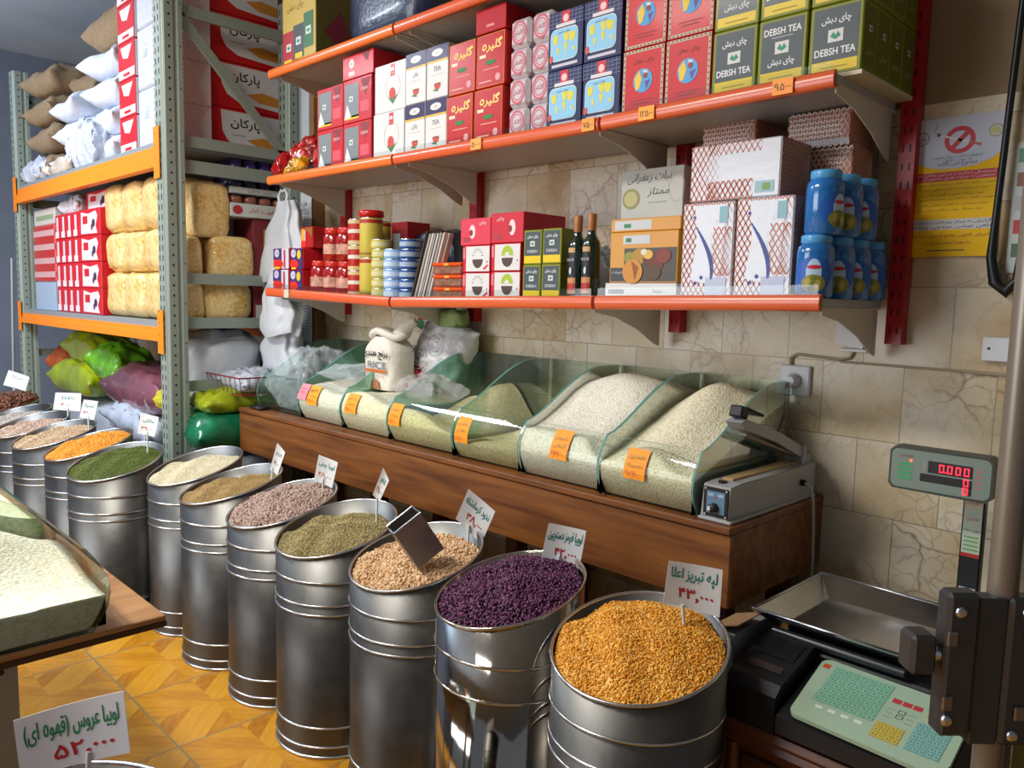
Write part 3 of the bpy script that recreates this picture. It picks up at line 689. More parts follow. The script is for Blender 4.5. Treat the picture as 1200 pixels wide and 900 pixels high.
def barrel(x, y, h, sx, sy, label, m=GALV, rb=BRIGHT, bands=(.59, .515, .483, .105, .04)):
    t = thing('storage_barrel', label, 'barrel', (x, y, 0), 0, 'tin barrels along the aisle'); n = 48
    tz = lambda a, r=RB: h+r*(sx*math.cos(a)+sy*math.sin(a))
    b = MB(); V = []; F = []
    rows = [(RB, 0.0), (RB, None), (RB-.003, None), (RB-.003, -.30)]
    for k, (r, z) in enumerate(rows):
        for i in range(n):
            a = 2*PI*i/n; q = 0.0 if k == 0 else (tz(a) if z is None else tz(a)+z); V.append((r*math.cos(a), r*math.sin(a), q))
    for k in range(3):
        for i in range(n): F.append((k*n+i, k*n+(i+1) % n, (k+1)*n+(i+1) % n, (k+1)*n+i))
    b.add(V, F, m, True)
    b.add([(RB*math.cos(2*PI*i/n), RB*math.sin(2*PI*i/n), 0.001) for i in range(n)], [tuple(range(n))[::-1]], m)
    b.obj('body', t)
    b = MB(); b.tube([((RB+.001)*math.cos(2*PI*i/n), (RB+.001)*math.sin(2*PI*i/n), tz(2*PI*i/n)) for i in range(n)], .0042, rb, 8, True); b.obj('rim', t)
    for z in bands:
        b = MB(); b.tube([((RB+.001)*math.cos(2*PI*i/n), (RB+.001)*math.sin(2*PI*i/n), z) for i in range(n)], .0036, rb, 8, True); b.obj('band', t)
    b = MB(); b.tube([((RB+.001)*math.cos(2*PI*i/n), (RB+.001)*math.sin(2*PI*i/n), .006) for i in range(n)], .005, rb, 8, True); b.obj('foot_ring', t)
    return t
OCT = (np.array([(1, 0, 0), (-1, 0, 0), (0, 1, 0), (0, -1, 0), (0, 0, 1), (0, 0, -1)], float), np.array([(0, 2, 4), (2, 1, 4), (1, 3, 4), (3, 0, 4), (2, 0, 5), (1, 2, 5), (3, 1, 5), (0, 3, 5)]))
def ico():
    p = (1+5**.5)/2; V = np.array([(-1, p, 0), (1, p, 0), (-1, -p, 0), (1, -p, 0), (0, -1, p), (0, 1, p), (0, -1, -p), (0, 1, -p), (p, 0, -1), (p, 0, 1), (-p, 0, -1), (-p, 0, 1)], float); V /= np.linalg.norm(V[0])
    F = np.array([(0, 11, 5), (0, 5, 1), (0, 1, 7), (0, 7, 10), (0, 10, 11), (1, 5, 9), (5, 11, 4), (11, 10, 2), (10, 7, 6), (7, 1, 8), (3, 9, 4), (3, 4, 2), (3, 2, 6), (3, 6, 8), (3, 8, 9), (4, 9, 5), (2, 4, 11), (6, 2, 10), (8, 6, 7), (9, 8, 1)])
    return V, F
ICO = ico()
def grains(P, size, tmpl, m, name, label, cat, seed=0, flatten=0, base=None, smooth=True, group='loose goods in the barrels', loc=(0, 0, 0)):
    """P: N x 3 centres; size: (a, b, c) half axes; base: (V, F) surface underneath"""
    rs = np.random.RandomState(seed); V0, F0 = tmpl; N = len(P); k = len(V0)
    S = np.array(size)[None]*(1+.14*rs.randn(N, 1)).clip(.6, 1.4)
    q = rs.randn(N, 4)
    if flatten: # mostly lying: turn about the vertical, tip a little
        yaw = rs.rand(N)*2*PI; tip = rs.randn(N)*flatten; tp = rs.rand(N)*2*PI
        q1 = np.stack([np.cos(yaw/2), 0*yaw, 0*yaw, np.sin(yaw/2)], 1); q2 = np.stack([np.cos(tip/2), np.sin(tip/2)*np.cos(tp), np.sin(tip/2)*np.sin(tp), 0*tip], 1)
        w1, x1, y1, z1 = q2.T; w2, x2, y2, z2 = q1.T
        q = np.stack([w1*w2-x1*x2-y1*y2-z1*z2, w1*x2+x1*w2+y1*z2-z1*y2, w1*y2-x1*z2+y1*w2+z1*x2, w1*z2+x1*y2-y1*x2+z1*w2], 1)
    q /= np.linalg.norm(q, axis=1, keepdims=True); w, x, y, z = q.T
    R = np.stack([1-2*(y*y+z*z), 2*(x*y-z*w), 2*(x*z+y*w), 2*(x*y+z*w), 1-2*(x*x+z*z), 2*(y*z-x*w), 2*(x*z-y*w), 2*(y*z+x*w), 1-2*(x*x+y*y)], 1).reshape(N, 3, 3)
    V = (V0[None]*S[:, None, :])@R.transpose(0, 2, 1)+P[:, None, :]
    V = V.reshape(-1, 3); F = (F0[None]+(np.arange(N)*k)[:, None, None]).reshape(-1, 3)
    mats = [m]; nb = 0
    me = bpy.data.meshes.new(name)
    if base is not None:
        BV, BF = base; nb = len(BF); F2 = BF+len(V); V = np.concatenate([V, BV]); F = np.concatenate([F, F2])
    me.vertices.add(len(V)); me.vertices.foreach_set('co', V.astype(np.float32).ravel())
    me.loops.add(F.size); me.loops.foreach_set('vertex_index', F.astype(np.int32).ravel())
    me.polygons.add(len(F)); me.polygons.foreach_set('loop_start', (np.arange(len(F))*3).astype(np.int32)); me.polygons.foreach_set('loop_total', np.full(len(F), 3, np.int32))
    me.polygons.foreach_set('use_smooth', np.full(len(F), smooth)); me.materials.append(m); me.update(calc_edges=True); me.validate()
    o = bpy.data.objects.new(name, me); C.objects.link(o); o.location = loc
    return tag(o, label, cat, group, 'stuff')
def fill(x, y, h, sx, sy, n, size, tmpl, m, name, label, cat, drop=.02, slope=.45, dome=.03, seed=0, flatten=0, holes=(), layers=2):
    """loose goods in a barrel: flush with the low front of the rim, falling behind it at the back, slightly domed"""
    rs = np.random.RandomState(seed); R = RB-.006
    zf = h-R*abs(sy)*0
    def zs(px, py):
        rr = np.hypot(px, py)/R; d = (sx*px+sy*py)/math.hypot(sx, sy) if sx or sy else 0
        z = h-drop + slope*(sx*px+sy*py) - (1-slope)*R*math.hypot(sx, sy) + dome*(1-rr**2)
        for i in range(3):
            z = z + .004*np.sin(px*(31+7*i)+seed+i)*np.cos(py*(27+9*i)+seed*2)
        return z
    # base surface
    nr, na = 10, 40; BV = [(0, 0, float(zs(np.array(0.), np.array(0.)))-size[2])]; BF = []
    for i in range(1, nr+1):
        for j in range(na):
            a = 2*PI*j/na; r = R*i/nr; BV.append((r*math.cos(a), r*math.sin(a), float(zs(np.array(r*math.cos(a)), np.array(r*math.sin(a))))-size[2]*.6))
    for j in range(na): BF.append((0, 1+j, 1+(j+1) % na))
    for i in range(nr-1):
        for j in range(na):
            a, c = 1+i*na+j, 1+i*na+(j+1) % na; BF += [(a, a+na, c+na), (a, c+na, c)]
    rad = R-max(size)*.8; r = rad*np.sqrt(rs.rand(n)); a = rs.rand(n)*2*PI; px, py = r*np.cos(a), r*np.sin(a)
    pz = zs(px, py) + (rs.rand(n)-.6)*size[2]*1.6
    P = np.stack([px, py, pz], 1)
    return grains(P, size, tmpl, m, name, label, cat, seed, flatten, (np.array(BV), np.array(BF)), loc=(x, y, 0))
BAR = [  # x, y, h, sx, sy
 (-1.024, 1.449, .719, -.05, .255), (-1.458, 1.461, .728, .07, .25), (-1.862, 1.455, .718, .006, .268), (-2.27, 1.430, .717, -.014, .26), (-2.680, 1.452, .716, .03, .275), (-3.085, 1.442, .717, .06, .258),
 (-3.492, 1.463, .722, -.01, .28), (-3.83, 1.235, .715, -.10, .26), (-4.304, 1.262, .722, .0, .28), (-4.72, 1.216, .722, -.04, .27), (-5.14, 1.20, .722, -.04, .265), (-5.56, 1.215, .722, 0, .26), (-5.98, 1.25, .722, 0, .26)]
BLB = ['galvanised slant-topped barrel of yellow split peas, next to the scale', 'polished steel slant-topped barrel full of dark purple beans', 'galvanised slant-topped barrel of chickpeas with the metal scoop', 'galvanised slant-topped barrel of small greenish brown lentils', 'galvanised slant-topped barrel of speckled pinkish beans',
       'galvanised slant-topped barrel of fine tan grain', 'galvanised slant-topped barrel of pale cream rice', 'galvanised slant-topped barrel of green mung beans in front of the rack post', 'galvanised slant-topped barrel of orange yellow split peas in front of the rack', 'galvanised slant-topped barrel of beige beans in front of the rack',
       'galvanised slant-topped barrel of pinkish beige beans in front of the rack', 'galvanised slant-topped barrel of pale grey beans in front of the rack', 'galvanised barrel heaped with dark brown dried fruit, farthest of the row']
for k, (q, lb) in enumerate(zip(BAR, BLB)):
    if k == 1: barrel(*q, lb, STEEL, galv('polished_rim', '#c8c4bc', .1, .03), (.59, .50, .05))
    else: barrel(*q, lb)
G = [
 (9500, (.0036, .0036, .0024), OCT, grain_mat(['#b56f14', '#d99526', '#e6a535', '#f0b950', '#f6d488']), 'split_peas', 'yellow split peas filling the barrel next to the scale', 'split peas', .006, .86, .045, 0),
 (5200, (.0066, .0040, .0036), ICO, grain_mat(['#2a1024', '#3d1533', '#4a1b3f', '#5b2850', '#7a3f68'], .3), 'purple_beans', 'dark purple beans filling the polished steel barrel', 'beans', .006, .88, .05, 0),
 (4600, (.0046, .0043, .0043), ICO, grain_mat(['#b08458', '#cba478', '#dab58c', '#e6c8a4', '#eed8ba']), 'chickpeas', 'pale tan chickpeas around the metal scoop', 'chickpeas', .008, .66, .025, 0),
 (9000, (.0034, .0034, .0020), OCT, grain_mat(['#7d7048', '#9a8b5e', '#ad9d6e', '#beb082', '#9a9166']), 'lentils', 'small greenish brown lentils in the barrel before the chickpeas', 'lentils', .006, .55, .018, .5),
 (3600, (.0075, .0046, .0042), ICO, grain_mat(['#85685e', '#a08579', '#b09a8e', '#bfada2', '#927269'], .4), 'pinto_beans', 'speckled pinkish beans in the barrel before the lentils', 'beans', .004, .86, .035, 0),
 (9000, (.0034, .0019, .0017), OCT, grain_mat(['#8d7448', '#a88d5c', '#b89e6c', '#c6ad7c']), 'wheat', 'fine tan grain in the barrel between pale rice and pinkish beans', 'grain', .006, .64, .012, 0),
 (9000, (.0036, .0016, .0016), OCT, grain_mat(['#cfc4a4', '#ded4b8', '#e8e0c8', '#efe8d6']), 'white_rice', 'pale cream rice in the barrel beside the rack post', 'rice', .006, .70, .015, 0),
 (9000, (.0028, .0024, .0024), OCT, grain_mat(['#3f4a14', '#55611c', '#616e22', '#75823a']), 'mung_beans', 'green mung beans in the barrel in front of the rack post', 'beans', .004, .82, .025, 0),
 (6000, (.0040, .0040, .0026), OCT, grain_mat(['#b8741a', '#d8952c', '#e2a33a', '#eab654']), 'split_peas', 'orange yellow split peas in the barrel in front of the rack', 'split peas', .006, .9, .03, 0),
 (5000, (.0050, .0036, .0032), OCT, grain_mat(['#a78e70', '#bfa687', '#cdb698', '#d6c2a8']), 'beige_beans', 'beige beans in the barrel in front of the rack', 'beans', .005, .7, .015, 0),
 (4000, (.0060, .0042, .0040), OCT, grain_mat(['#a38a78', '#b89f8c', '#c6b0a0', '#d0bcae']), 'beige_beans', 'pinkish beige beans in the barrel in front of the rack', 'beans', .008, .6, .015, 0),
 (4000, (.0056, .0040, .0038), OCT, grain_mat(['#a39c92', '#b8b0a6', '#c8c0b8']), 'white_beans', 'pale grey beans in the second farthest barrel', 'beans', .008, .6, .01, 0),
 (700, (.014, .009, .008), ICO, grain_mat(['#3a2014', '#52301d', '#643c26', '#7a4a2e'], .35), 'dried_fruit', 'dark brown dried fruit heaped in the farthest barrel', 'dried fruit', -.02, .9, .06, 0)]
for k, g in enumerate(G):
    n, sz, tm, m, nm, lb, ct, dr, sl, dm, fl_ = g
    fill(*BAR[k], n, sz, tm, m, nm, lb, ct, dr, sl, dm, seed=k+1, flatten=fl_)
# ------------------------------------------------------------------ price cards standing in the barrels
PAPER = mat('#f0f2f4', .55); TEAL = '#2f8f86'; CRIM = '#b62a34'; STICK = mat('#d8dcdc', .35)
def price_card(cs, stick, lines, label, thick=.0012):
    """cs: the four corners top-left, top-right, bottom-right, bottom-left"""
    A, B, Cc, D = [Vector(p) for p in cs]; o = (A+B+Cc+D)/4
    t = thing('price_card', label, 'price card', tuple(o), 0, 'price cards in the barrels')
    uu = ((B-A)+(Cc-D)).normalized(); vv = ((A-D)+(B-Cc)); vv = (vv-uu*vv.dot(uu)).normalized(); n = uu.cross(vv)
    b = MB(); pts = [p-o for p in (D, Cc, B, A)]
    # a slight bend along the width
    N = 8; V = []
    for i in range(N+1):
        s = i/N; bend = n*(-.012*math.sin(PI*s))*(B-A).length/.1*.5
        V += [(D+(Cc-D)*s)-o+bend, (A+(B-A)*s)-o+bend]
    b.add(V, [(2*i, 2*i+2, 2*i+3, 2*i+1) for i in range(N)], PAPER, True)
    b.add([v-n*thick for v in V], [(2*i, 2*i+1, 2*i+3, 2*i+2) for i in range(N)], PAPER, True)
    m = len(V); b.add(V+[v-n*thick for v in V], [(2*i, 2*i+m, 2*i+2+m, 2*i+2) for i in range(N)]+[(2*i+1, 2*i+3, 2*i+3+m, 2*i+1+m) for i in range(N)]+[(0, 1, 1+m, m), (2*N, 2*N+m, 2*N+1+m, 2*N+1)], PAPER)
    w = (B-A).length; h = (A-D).length
    for (s, a, c, hh, ww, col, ft) in lines:
        k = len(b.V); b.text(Fr((0, 0, 0), uu, vv), s, a*w, c*h, col, h=hh*h, w=ww*w, fat=ft)
        for q in range(k, len(b.V)):   # lettering follows the bend and the skew of the card
            p = Vector(b.V[q]); s_ = min(1, max(0, p.dot(uu)/w+.5)); t_ = min(1, max(0, p.dot(vv)/h+.5))
            p = ((D+(Cc-D)*s_)*(1-t_)+(A+(B-A)*s_)*t_)-o + n*(-.012*math.sin(PI*s_))*w/.1*.5 + n*.0008; b.V[q] = tuple(p)
    b.obj('card', t)
    if stick:
        P, Q = [Vector(p)-o for p in stick]; b = MB(); b.tube([P-n*.004, Q-n*.004], .004, STICK, 8); b.obj('stick', t)
    return t
CD = [
 ([(-1.005, 1.529, .902), (-.915, 1.617, .884), (-.91, 1.605, .773), (-1.006, 1.514, .805)], ((-.973, 1.546, .80), (-.962, 1.56, .66)), [('لپه تبریز اعلا', .0, .22, .33, .84, TEAL, .0006), ('۴۳٫۰۰۰', .06, -.2, .26, .62, CRIM, .0009)], 'white price card reading 43,000 in the barrel of yellow split peas'),
 ([(-1.45, 1.598, .881), (-1.374, 1.671, .862), (-1.378, 1.652, .757), (-1.456, 1.577, .781)], ((-1.421, 1.612, .79), (-1.412, 1.62, .70)), [('لوبیا قرمز دستچین', 0, .2, .34, .88, TEAL, .0005), ('۴۲٫۰۰۰', .08, -.24, .24, .56, CRIM, .0008)], 'white price card reading 42,000 in the barrel of dark purple beans'),
 ([(-1.821, 1.626, .904), (-1.755, 1.682, .835), (-1.777, 1.644, .731), (-1.84, 1.592, .809)], ((-1.809, 1.619, .79), (-1.803, 1.61, .67)), [('نخود کرمانشاه', 0, .2, .28, .84, TEAL, .0004), ('۳۸٫۰۰۰', .05, -.18, .24, .56, CRIM, .0007)], 'tilted white price card reading 38,000 in the barrel of chickpeas'),
 ([(-2.235, 1.595, .906), (-2.216, 1.607, .862), (-2.233, 1.579, .787), (-2.252, 1.563, .81)], ((-2.24, 1.573, .80), (-2.232, 1.565, .66)), [('عدس', 0, .2, .26, .6, TEAL, .0003), ('۳۵٫۰۰۰', 0, -.2, .2, .7, CRIM, .0003)], 'narrow white price card turned edge-on in the barrel of lentils'),
 ([(-2.666, 1.599, .883), (-2.611, 1.65, .855), (-2.618, 1.628, .755), (-2.67, 1.58, .786)], ((-2.646, 1.604, .79), (-2.64, 1.598, .68)), [('لوبیا چیتی', 0, .2, .24, .8, TEAL, .0004), ('۴۸٫۰۰۰', 0, -.2, .2, .7, '#c9705c', .0004)], 'white price card in the barrel of speckled pinkish beans'),
 ([(-3.025, 1.616, .875), (-2.998, 1.637, .836), (-3.012, 1.608, .739), (-3.037, 1.587, .763)], ((-3.029, 1.594, .77), (-3.028, 1.585, .66)), [('گندم', 0, .2, .2, .6, TEAL, .0003), ('۱۸٫۰۰۰', 0, -.15, .15, .6, CRIM, .0003)], 'white price card turned edge-on in the barrel of fine tan grain'),
 ([(-3.829, 1.35, .929), (-3.768, 1.409, .911), (-3.773, 1.389, .819), (-3.831, 1.333, .833)], ((-3.8, 1.364, .84), (-3.789, 1.362, .66)), [('ماش', 0, .2, .22, .6, TEAL, .0004), ('۳۹٫۰۰۰', 0, -.2, .18, .66, CRIM, .0004)], 'white price card on a stick in the barrel of green mung beans'),
 ([(-4.68, 1.353, .901), (-4.624, 1.408, .893), (-4.631, 1.386, .791), (-4.688, 1.33, .803)], ((-4.655, 1.363, .81), (-4.643, 1.361, .66)), [('لوبیا', 0, .2, .22, .6, TEAL, .0004), ('۳۶٫۰۰۰', 0, -.2, .18, .66, CRIM, .0004)], 'white price card on a stick in the barrel of beige beans'),
 ([(-5.102, 1.326, .899), (-4.997, 1.432, .898), (-4.991, 1.422, .794), (-5.103, 1.31, .8)], ((-5.044, 1.37, .81), (-5.037, 1.365, .66)), [('باقلا', 0, .2, .22, .5, TEAL, .0004), ('۴۰٫۰۰۰', 0, -.2, .2, .5, CRIM, .0004)], 'wide white price card on a stick in the barrel of pinkish beige beans'),
 ([(-6.10, 1.31, .951), (-5.997, 1.407, .907), (-6.01, 1.381, .814), (-6.117, 1.279, .851)], ((-6.07, 1.33, .84), (-6.067, 1.33, .66)), [('خرما', 0, .2, .22, .5, TEAL, .0004)], 'tilted white price card in the farthest barrel with dark dried fruit'),
]
for c in CD: price_card(*c)
# ------------------------------------------------------------------ scoop standing in the chickpeas
w_ = (rt*.79+up*.61+fw*.33).normalized(); l_ = (rt*.45-up*.80+fw*.40); l_ = (l_-w_*l_.dot(w_)).normalized(); n_ = w_.cross(l_)
sc0 = Vector((-1.779, 1.386, .804)); TIN = galv('scoop_tin', '#a09a92', .48)
t = thing('grain_scoop', 'square metal tin used as a scoop, stuck in the chickpeas', 'scoop', tuple(sc0))
def scoop():
    a, d, e = .094, .062, .142; Q = lambda x, y, z: w_*(x*a)+n_*(y*d)+l_*(z*e)
    b = MB(); k = .02
    o4 = [(-.5, -.5), (.5, -.5), (.5, .5), (-.5, .5)]; i4 = [(x*.97, y*.96) for x, y in o4]
    V = [Q(x, y, -.5) for x, y in o4]+[Q(x, y, .5) for x, y in o4]+[Q(x, y, -.5) for x, y in i4]+[Q(x, y, .48) for x, y in i4]
    F = [(4, 5, 6, 7)]+[(i, (i+1) % 4, 4+(i+1) % 4, 4+i) for i in range(4)]+[(8+i, 12+i, 12+(i+1) % 4, 8+(i+1) % 4) for i in range(4)]+[(8+i, 8+(i+1) % 4, (i+1) % 4, i) for i in range(4)]+[(12, 15, 14, 13)]
    b.add(V, F, TIN); b.obj('body', t)
    b = MB(); b.tube([Q(x*1.01, y*1.01, -.5) for x, y in o4], .0028, BRIGHT, 6, True, False); b.obj('rim', t)
    b = MB()
    for z in (-.40,): b.tube([Q(x*1.005, y*1.005, z) for x, y in o4], .0016, TIN, 6, True, False)
    b.obj('bead', t)
scoop()

# ================================================================== GOODS ON THE WALL SHELVES
GLOSS = dict(rough=.3, coat=.35)
def K(h, rough=.45, coat=.08): return mat(h, rough, coat=coat, spec=.3)
def carton(name, w, d, h, body, draw=None, side=None, ch=.002, top=None):
    """box standing on z=0, front at y=0 facing the aisle; draw(b, frame, w, h) prints the front, side the right-hand face"""
    b = MB(); b.box(-w/2, w/2, 0, d, 0, h, body, ch)
    if top: b.rect(Fr((-w/2, 0, h), (1, 0, 0), (0, 1, 0)), .002, w-.002, .002, d-.002, top)
    if draw: draw(b, front(-w/2, 0, 0), w, h)
    if side: side(b, rside(w/2, 0, 0), d, h)
    return b.obj(name)
def place(o, x, y, z, label, cat, group, rz=0):
    o.location = (x, y, z); o.rotation_euler = (0, 0, rz); tag(o, label, cat, group); return o
WHT = K('#dbdad9'); RD = K('#b81f2a'); RD2 = K('#c23244'); GOLD = K('#d8b24a'); NAVY = K('#1d2550'); PUR = K('#2b1f50')
GRY = K('#7d8488'); YEL = K('#ddc22a'); OLV = K('#7c8328'); DGR = K('#4b5459'); SKY = K('#79b8dd'); BLK = K('#1c1c22'); GRN = K('#2f7a42'); TEALG = K('#1f8a6a')
def leafmark(b, f, x, y, s, L=2):
    b.rect(f, x-s, x+s, y-s*.8, y+s*.8, WHT, L); b.poly(f, [(x-s*.7, y-.1*s), (x-s*.3, y+.5*s), (x, y-.0*s), (x+.3*s, y+.5*s), (x+.7*s, y-.1*s), (x, y-.5*s)], TEALG, L+1)
# --- mid shelf, from the snack bag end
def d_sachet(b, f, w, h):
    b.rect(f, .012, w*.56, h*.12, h*.9, GRY); b.rect(f, .012, w*.56, h*.08, h*.16, YEL); leafmark(b, f, w*.29, h*.55, .014); b.poly(f, [(w*.62, h*.95), (w*.97, h*.95), (w*.8, h*.55)], '#7d1420', 1)
    b.rect(f, w*.62, w*.92, h*.2, h*.45, '#c9505c', 1); b.text(f, 'DEBSH', w*.76, h*.72, '#e8c8c8', w=w*.24, h=h*.07)
    b.poly(f, [(w*.05, h*.1), (w*.3, h*.13), (w*.15, h*.45)], '#dfe3e8', 3)  # pale triangle: shrink-wrap highlight painted onto the front
def d_flat(b, f, w, h):
    b.disc(f, w*.3, h*.62, .02, .02, '#e2d2d2'); leafmark(b, f, w*.3, h*.62, .011, 2); b.rect(f, w*.2, w*.4, h*.12, h*.3, '#e2d2d2'); b.poly(f, [(w*.6, h*.98), (w*.9, h*.98), (w*.8, h*.55)], '#6d0f1a')
p = carton('tea_carton', .214, .17, .182, RD, d_sachet)
place(p, -3.209, 1.985, ZMT, 'glossy red tea carton with grey panel, bottom one next to the snack bag', 'tea carton', 'red tea cartons with grey panels')
dup(p, (-3.209, 1.985, ZMT+.184), 'glossy red tea carton with grey panel, upper one next to the snack bag')
dup(p, (-2.983, 1.98, ZMT), 'glossy red tea carton with grey panel, bottom one beside the white teacup boxes')
dup(p, (-2.983, 1.98, ZMT+.184), 'glossy red tea carton with grey panel, under the flat red box')
place(carton('tea_carton', .232, .17, .10, RD, d_flat), -2.979, 1.98, ZMT+.369, 'flat red tea carton on top of the red cartons', 'tea carton', 'red tea cartons with grey panels')
def cup(b, f, x, y, s, L=2):
    b.disc(f, x, y, s, s*1.05, '#b8442a', L, 12, PI, 2*PI); b.rect(f, x-s*.9, x+s*.9, y-.05*s, y+.2*s, '#6b1d12', L); b.poly(f, [(x-s*1.4, y-s*1.1), (x-.2*s, y-s*.6), (x+s*.4, y-s*1.4)], GRN, L)
def d_white(b, f, w, h):
    b.rect(f, w*.52, w*.66, h*.72, h*.97, RD2); b.rect(f, w*.54, w*.64, h*.83, h*.9, WHT, 2); b.ring(f, w*.6, h*.5, w*.24, h*.27, .0015, '#b5a98f', 2)
    b.disc(f, w*.58, h*.36, .021, .024, '#c23a26', 3); b.poly(f, [(w*.44, h*.3), (w*.6, h*.14), (w*.76, h*.33), (w*.6, h*.24)], GRN, 4)
p = carton('teacup_box', .212, .17, .192, WHT, d_white)
place(p, -2.760, 1.985, ZMT, 'white box with red teacup picture, bottom of the two', 'tea box', 'white teacup boxes')
dup(p, (-2.756, 1.988, ZMT+.194), 'white box with red teacup picture, on top of its twin')
def d_tea(txt, ht):
    def d(b, f, w, h):
        b.rect(f, 0.001, w-.001, h*.72, h-.001, PUR); b.rect(f, 0.001, w-.001, h*.68, h*.72, GOLD, 2); b.disc(f, w*.5, h*.86, w*.26, h*.07, WHT, 2); b.text(f, 'چای', w*.5, h*.86, '#7a2a3a', h=h*.06, L=3)
        b.text(f, txt, w*.5, h*.56, '#6a6f7c', h=h*ht, L=2); b.rect(f, w*.2, w*.8, h*.44, h*.445, GOLD, 2); cup(b, f, w*.52, h*.26, .020)
    return d
pa = carton('tea_box', .128, .13, .195, WHT, d_tea('چای', .12)); pb = carton('tea_box', .128, .13, .195, WHT, d_tea('TEA', .09))
place(pa, -2.584, 1.985, ZMT, 'white and purple tea box with Persian writing, bottom row', 'tea box', 'white and purple tea boxes')
dup(pa, (-2.584, 1.988, ZMT+.2), 'white and purple tea box with Persian writing, top row')
place(pb, -2.452, 1.985, ZMT, 'white and purple box reading TEA, bottom row', 'tea box', 'white and purple tea boxes')
dup(pb, (-2.450, 1.988, ZMT+.2), 'white and purple box reading TEA, top row')
def d_gol(b, f, w, h):
    b.frame(f, .004, w-.004, .004, h-.004, .0015, '#d6a43c'); b.text(f, 'گلیره', w*.55, h*.76, '#ecd680', w=w*.66, h=h*.22, fat=.0012, slant=.15); b.rect(f, w*.12, w*.34, h*.56, h*.62, '#e8dcc0', 2)
    b.rrect(f, w*.34, w*.66, h*.42, h*.5, h*.035, GRN, 2); b.rect(f, w*.25, w*.8, h*.33, h*.345, '#e0b890', 2); b.disc(f, w*.76, h*.16, .013, .013, '#d8a0a0', 2); b.rect(f, w*.12, w*.55, h*.1, h*.125, '#e0b0a0', 2)
RG = K('#b32222', .3)
p = carton('tea_tin', .152, .14, .188, RG, d_gol, ch=.006); gr = 'red tea boxes with gold lettering'
place(p, -2.312, 1.985, ZMT, 'red tea box with gold lettering, bottom, beside the purple boxes', 'tea box', gr)
dup(p, (-2.305, 1.988, ZMT+.19), 'red tea box with gold lettering, top, beside the purple boxes'); dup(p, (-2.154, 1.985, ZMT), 'red tea box with gold lettering, bottom, beside the pink ringed packs')
dup(p, (-2.150, 1.988, ZMT+.19), 'red tea box with gold lettering, top, under the plain red carton')
def d_pl(b, f, w, h): b.rect(f, w*.36, w*.62, h*.22, h*.32, '#d88a8a')
place(carton('red_carton', .157, .15, .085, K('#a8161e'), d_pl), -2.15, 1.985, ZMT+.38, 'plain red carton on top of the red gold-lettered tea boxes', 'carton', gr)
def soap():
    b = MB(); w, h = .098, .098; b.box(-w/2, w/2, 0, .1, 0, h, mat('#c6bcc2', .35, var=.08, scale=30, bump=.25, bscale=60), .014); f = front(-w/2, -.0003, 0)
    b.ring(f, w/2, h*.5, w*.36, h*.4, .007, '#c65a6a'); b.ring(f, w/2, h*.5, w*.25, h*.28, .003, '#c65a6a'); b.text(f, 'گلنار', w/2, h*.5, '#c04458', w=w*.4, h=h*.2)
    return b.obj('wrapped_pack')
p = soap(); lev = ('bottom', 'second from the bottom', 'second from the top', 'top')
for c, (x, where) in enumerate(((-2.012, 'red tea box'), (-1.908, 'navy box'))):
    for r in range(4):
        lb = f'pink ringed pack, {lev[r]} in the stack touching the {where}es'
        q = place(p, x, 1.99, ZMT, lb, 'wrapped pack', 'whitish packs with pink rings') if c == r == 0 else dup(p, (x+.001*r, 1.99, ZMT+.0995*r), lb)
def d_navy(b, f, w, h):
    for i in range(9): b.rect(f, w*i/9, w*i/9+.0012, h*.72, h-.002, '#8a90b8', 1)
    for i in range(4): b.rect(f, .001, w-.001, h*(.74+i*.065), h*(.74+i*.065)+.0012, '#8a90b8', 1)
    b.rect(f, w*.38, w*.62, h*.78, h*.98, RD2, 2); b.disc(f, w*.5, h*.86, .012, .012, '#e8c8c8', 3); b.rect(f, w*.22, w*.78, h*.72, h*.78, '#dcd6dc', 3)
    b.rrect(f, w*.07, w*.86, h*.15, h*.7, .02, '#d5e4ec', 2); b.rrect(f, w*.085, w*.845, h*.165, h*.685, .018, '#8fc6e6', 3)
    for P in ([(.14, .58), (.3, .6), (.28, .46), (.18, .42)], [(.25, .38), (.34, .36), (.29, .22)], [(.44, .6), (.56, .62), (.6, .5), (.5, .44)], [(.46, .44), (.58, .42), (.52, .26)], [(.58, .62), (.8, .58), (.76, .46), (.64, .44)], [(.7, .34), (.8, .34), (.76, .26)]): b.poly(f, [(w*x, h*y) for x, y in P], '#d5cc3a', 4)
    b.text(f, 'چای شهر', w*.46, h*.63, '#3a3f66', h=h*.045, w=w*.34, L=5); b.disc(f, w*.1, h*.2, .008, .012, '#c04a30', 5); b.rect(f, w*.12, w*.86, h*.05, h*.1, '#c9c4d4', 2)
p = carton('tea_carton', .15, .14, .186, NAVY, d_navy); gr = 'navy tea cartons with a world map'
place(p, -1.790, 1.985, ZMT, 'navy tea carton with yellow world map, bottom, touching the pink ringed packs', 'tea carton', gr)
dup(p, (-1.793, 1.988, ZMT+.188), 'navy tea carton with yellow world map, top, touching the pink ringed packs'); dup(p, (-1.635, 1.985, ZMT), 'navy tea carton with yellow world map, bottom, touching the globe boxes'); dup(p, (-1.638, 1.988, ZMT+.188), 'navy tea carton with yellow world map, top, touching the globe boxes')
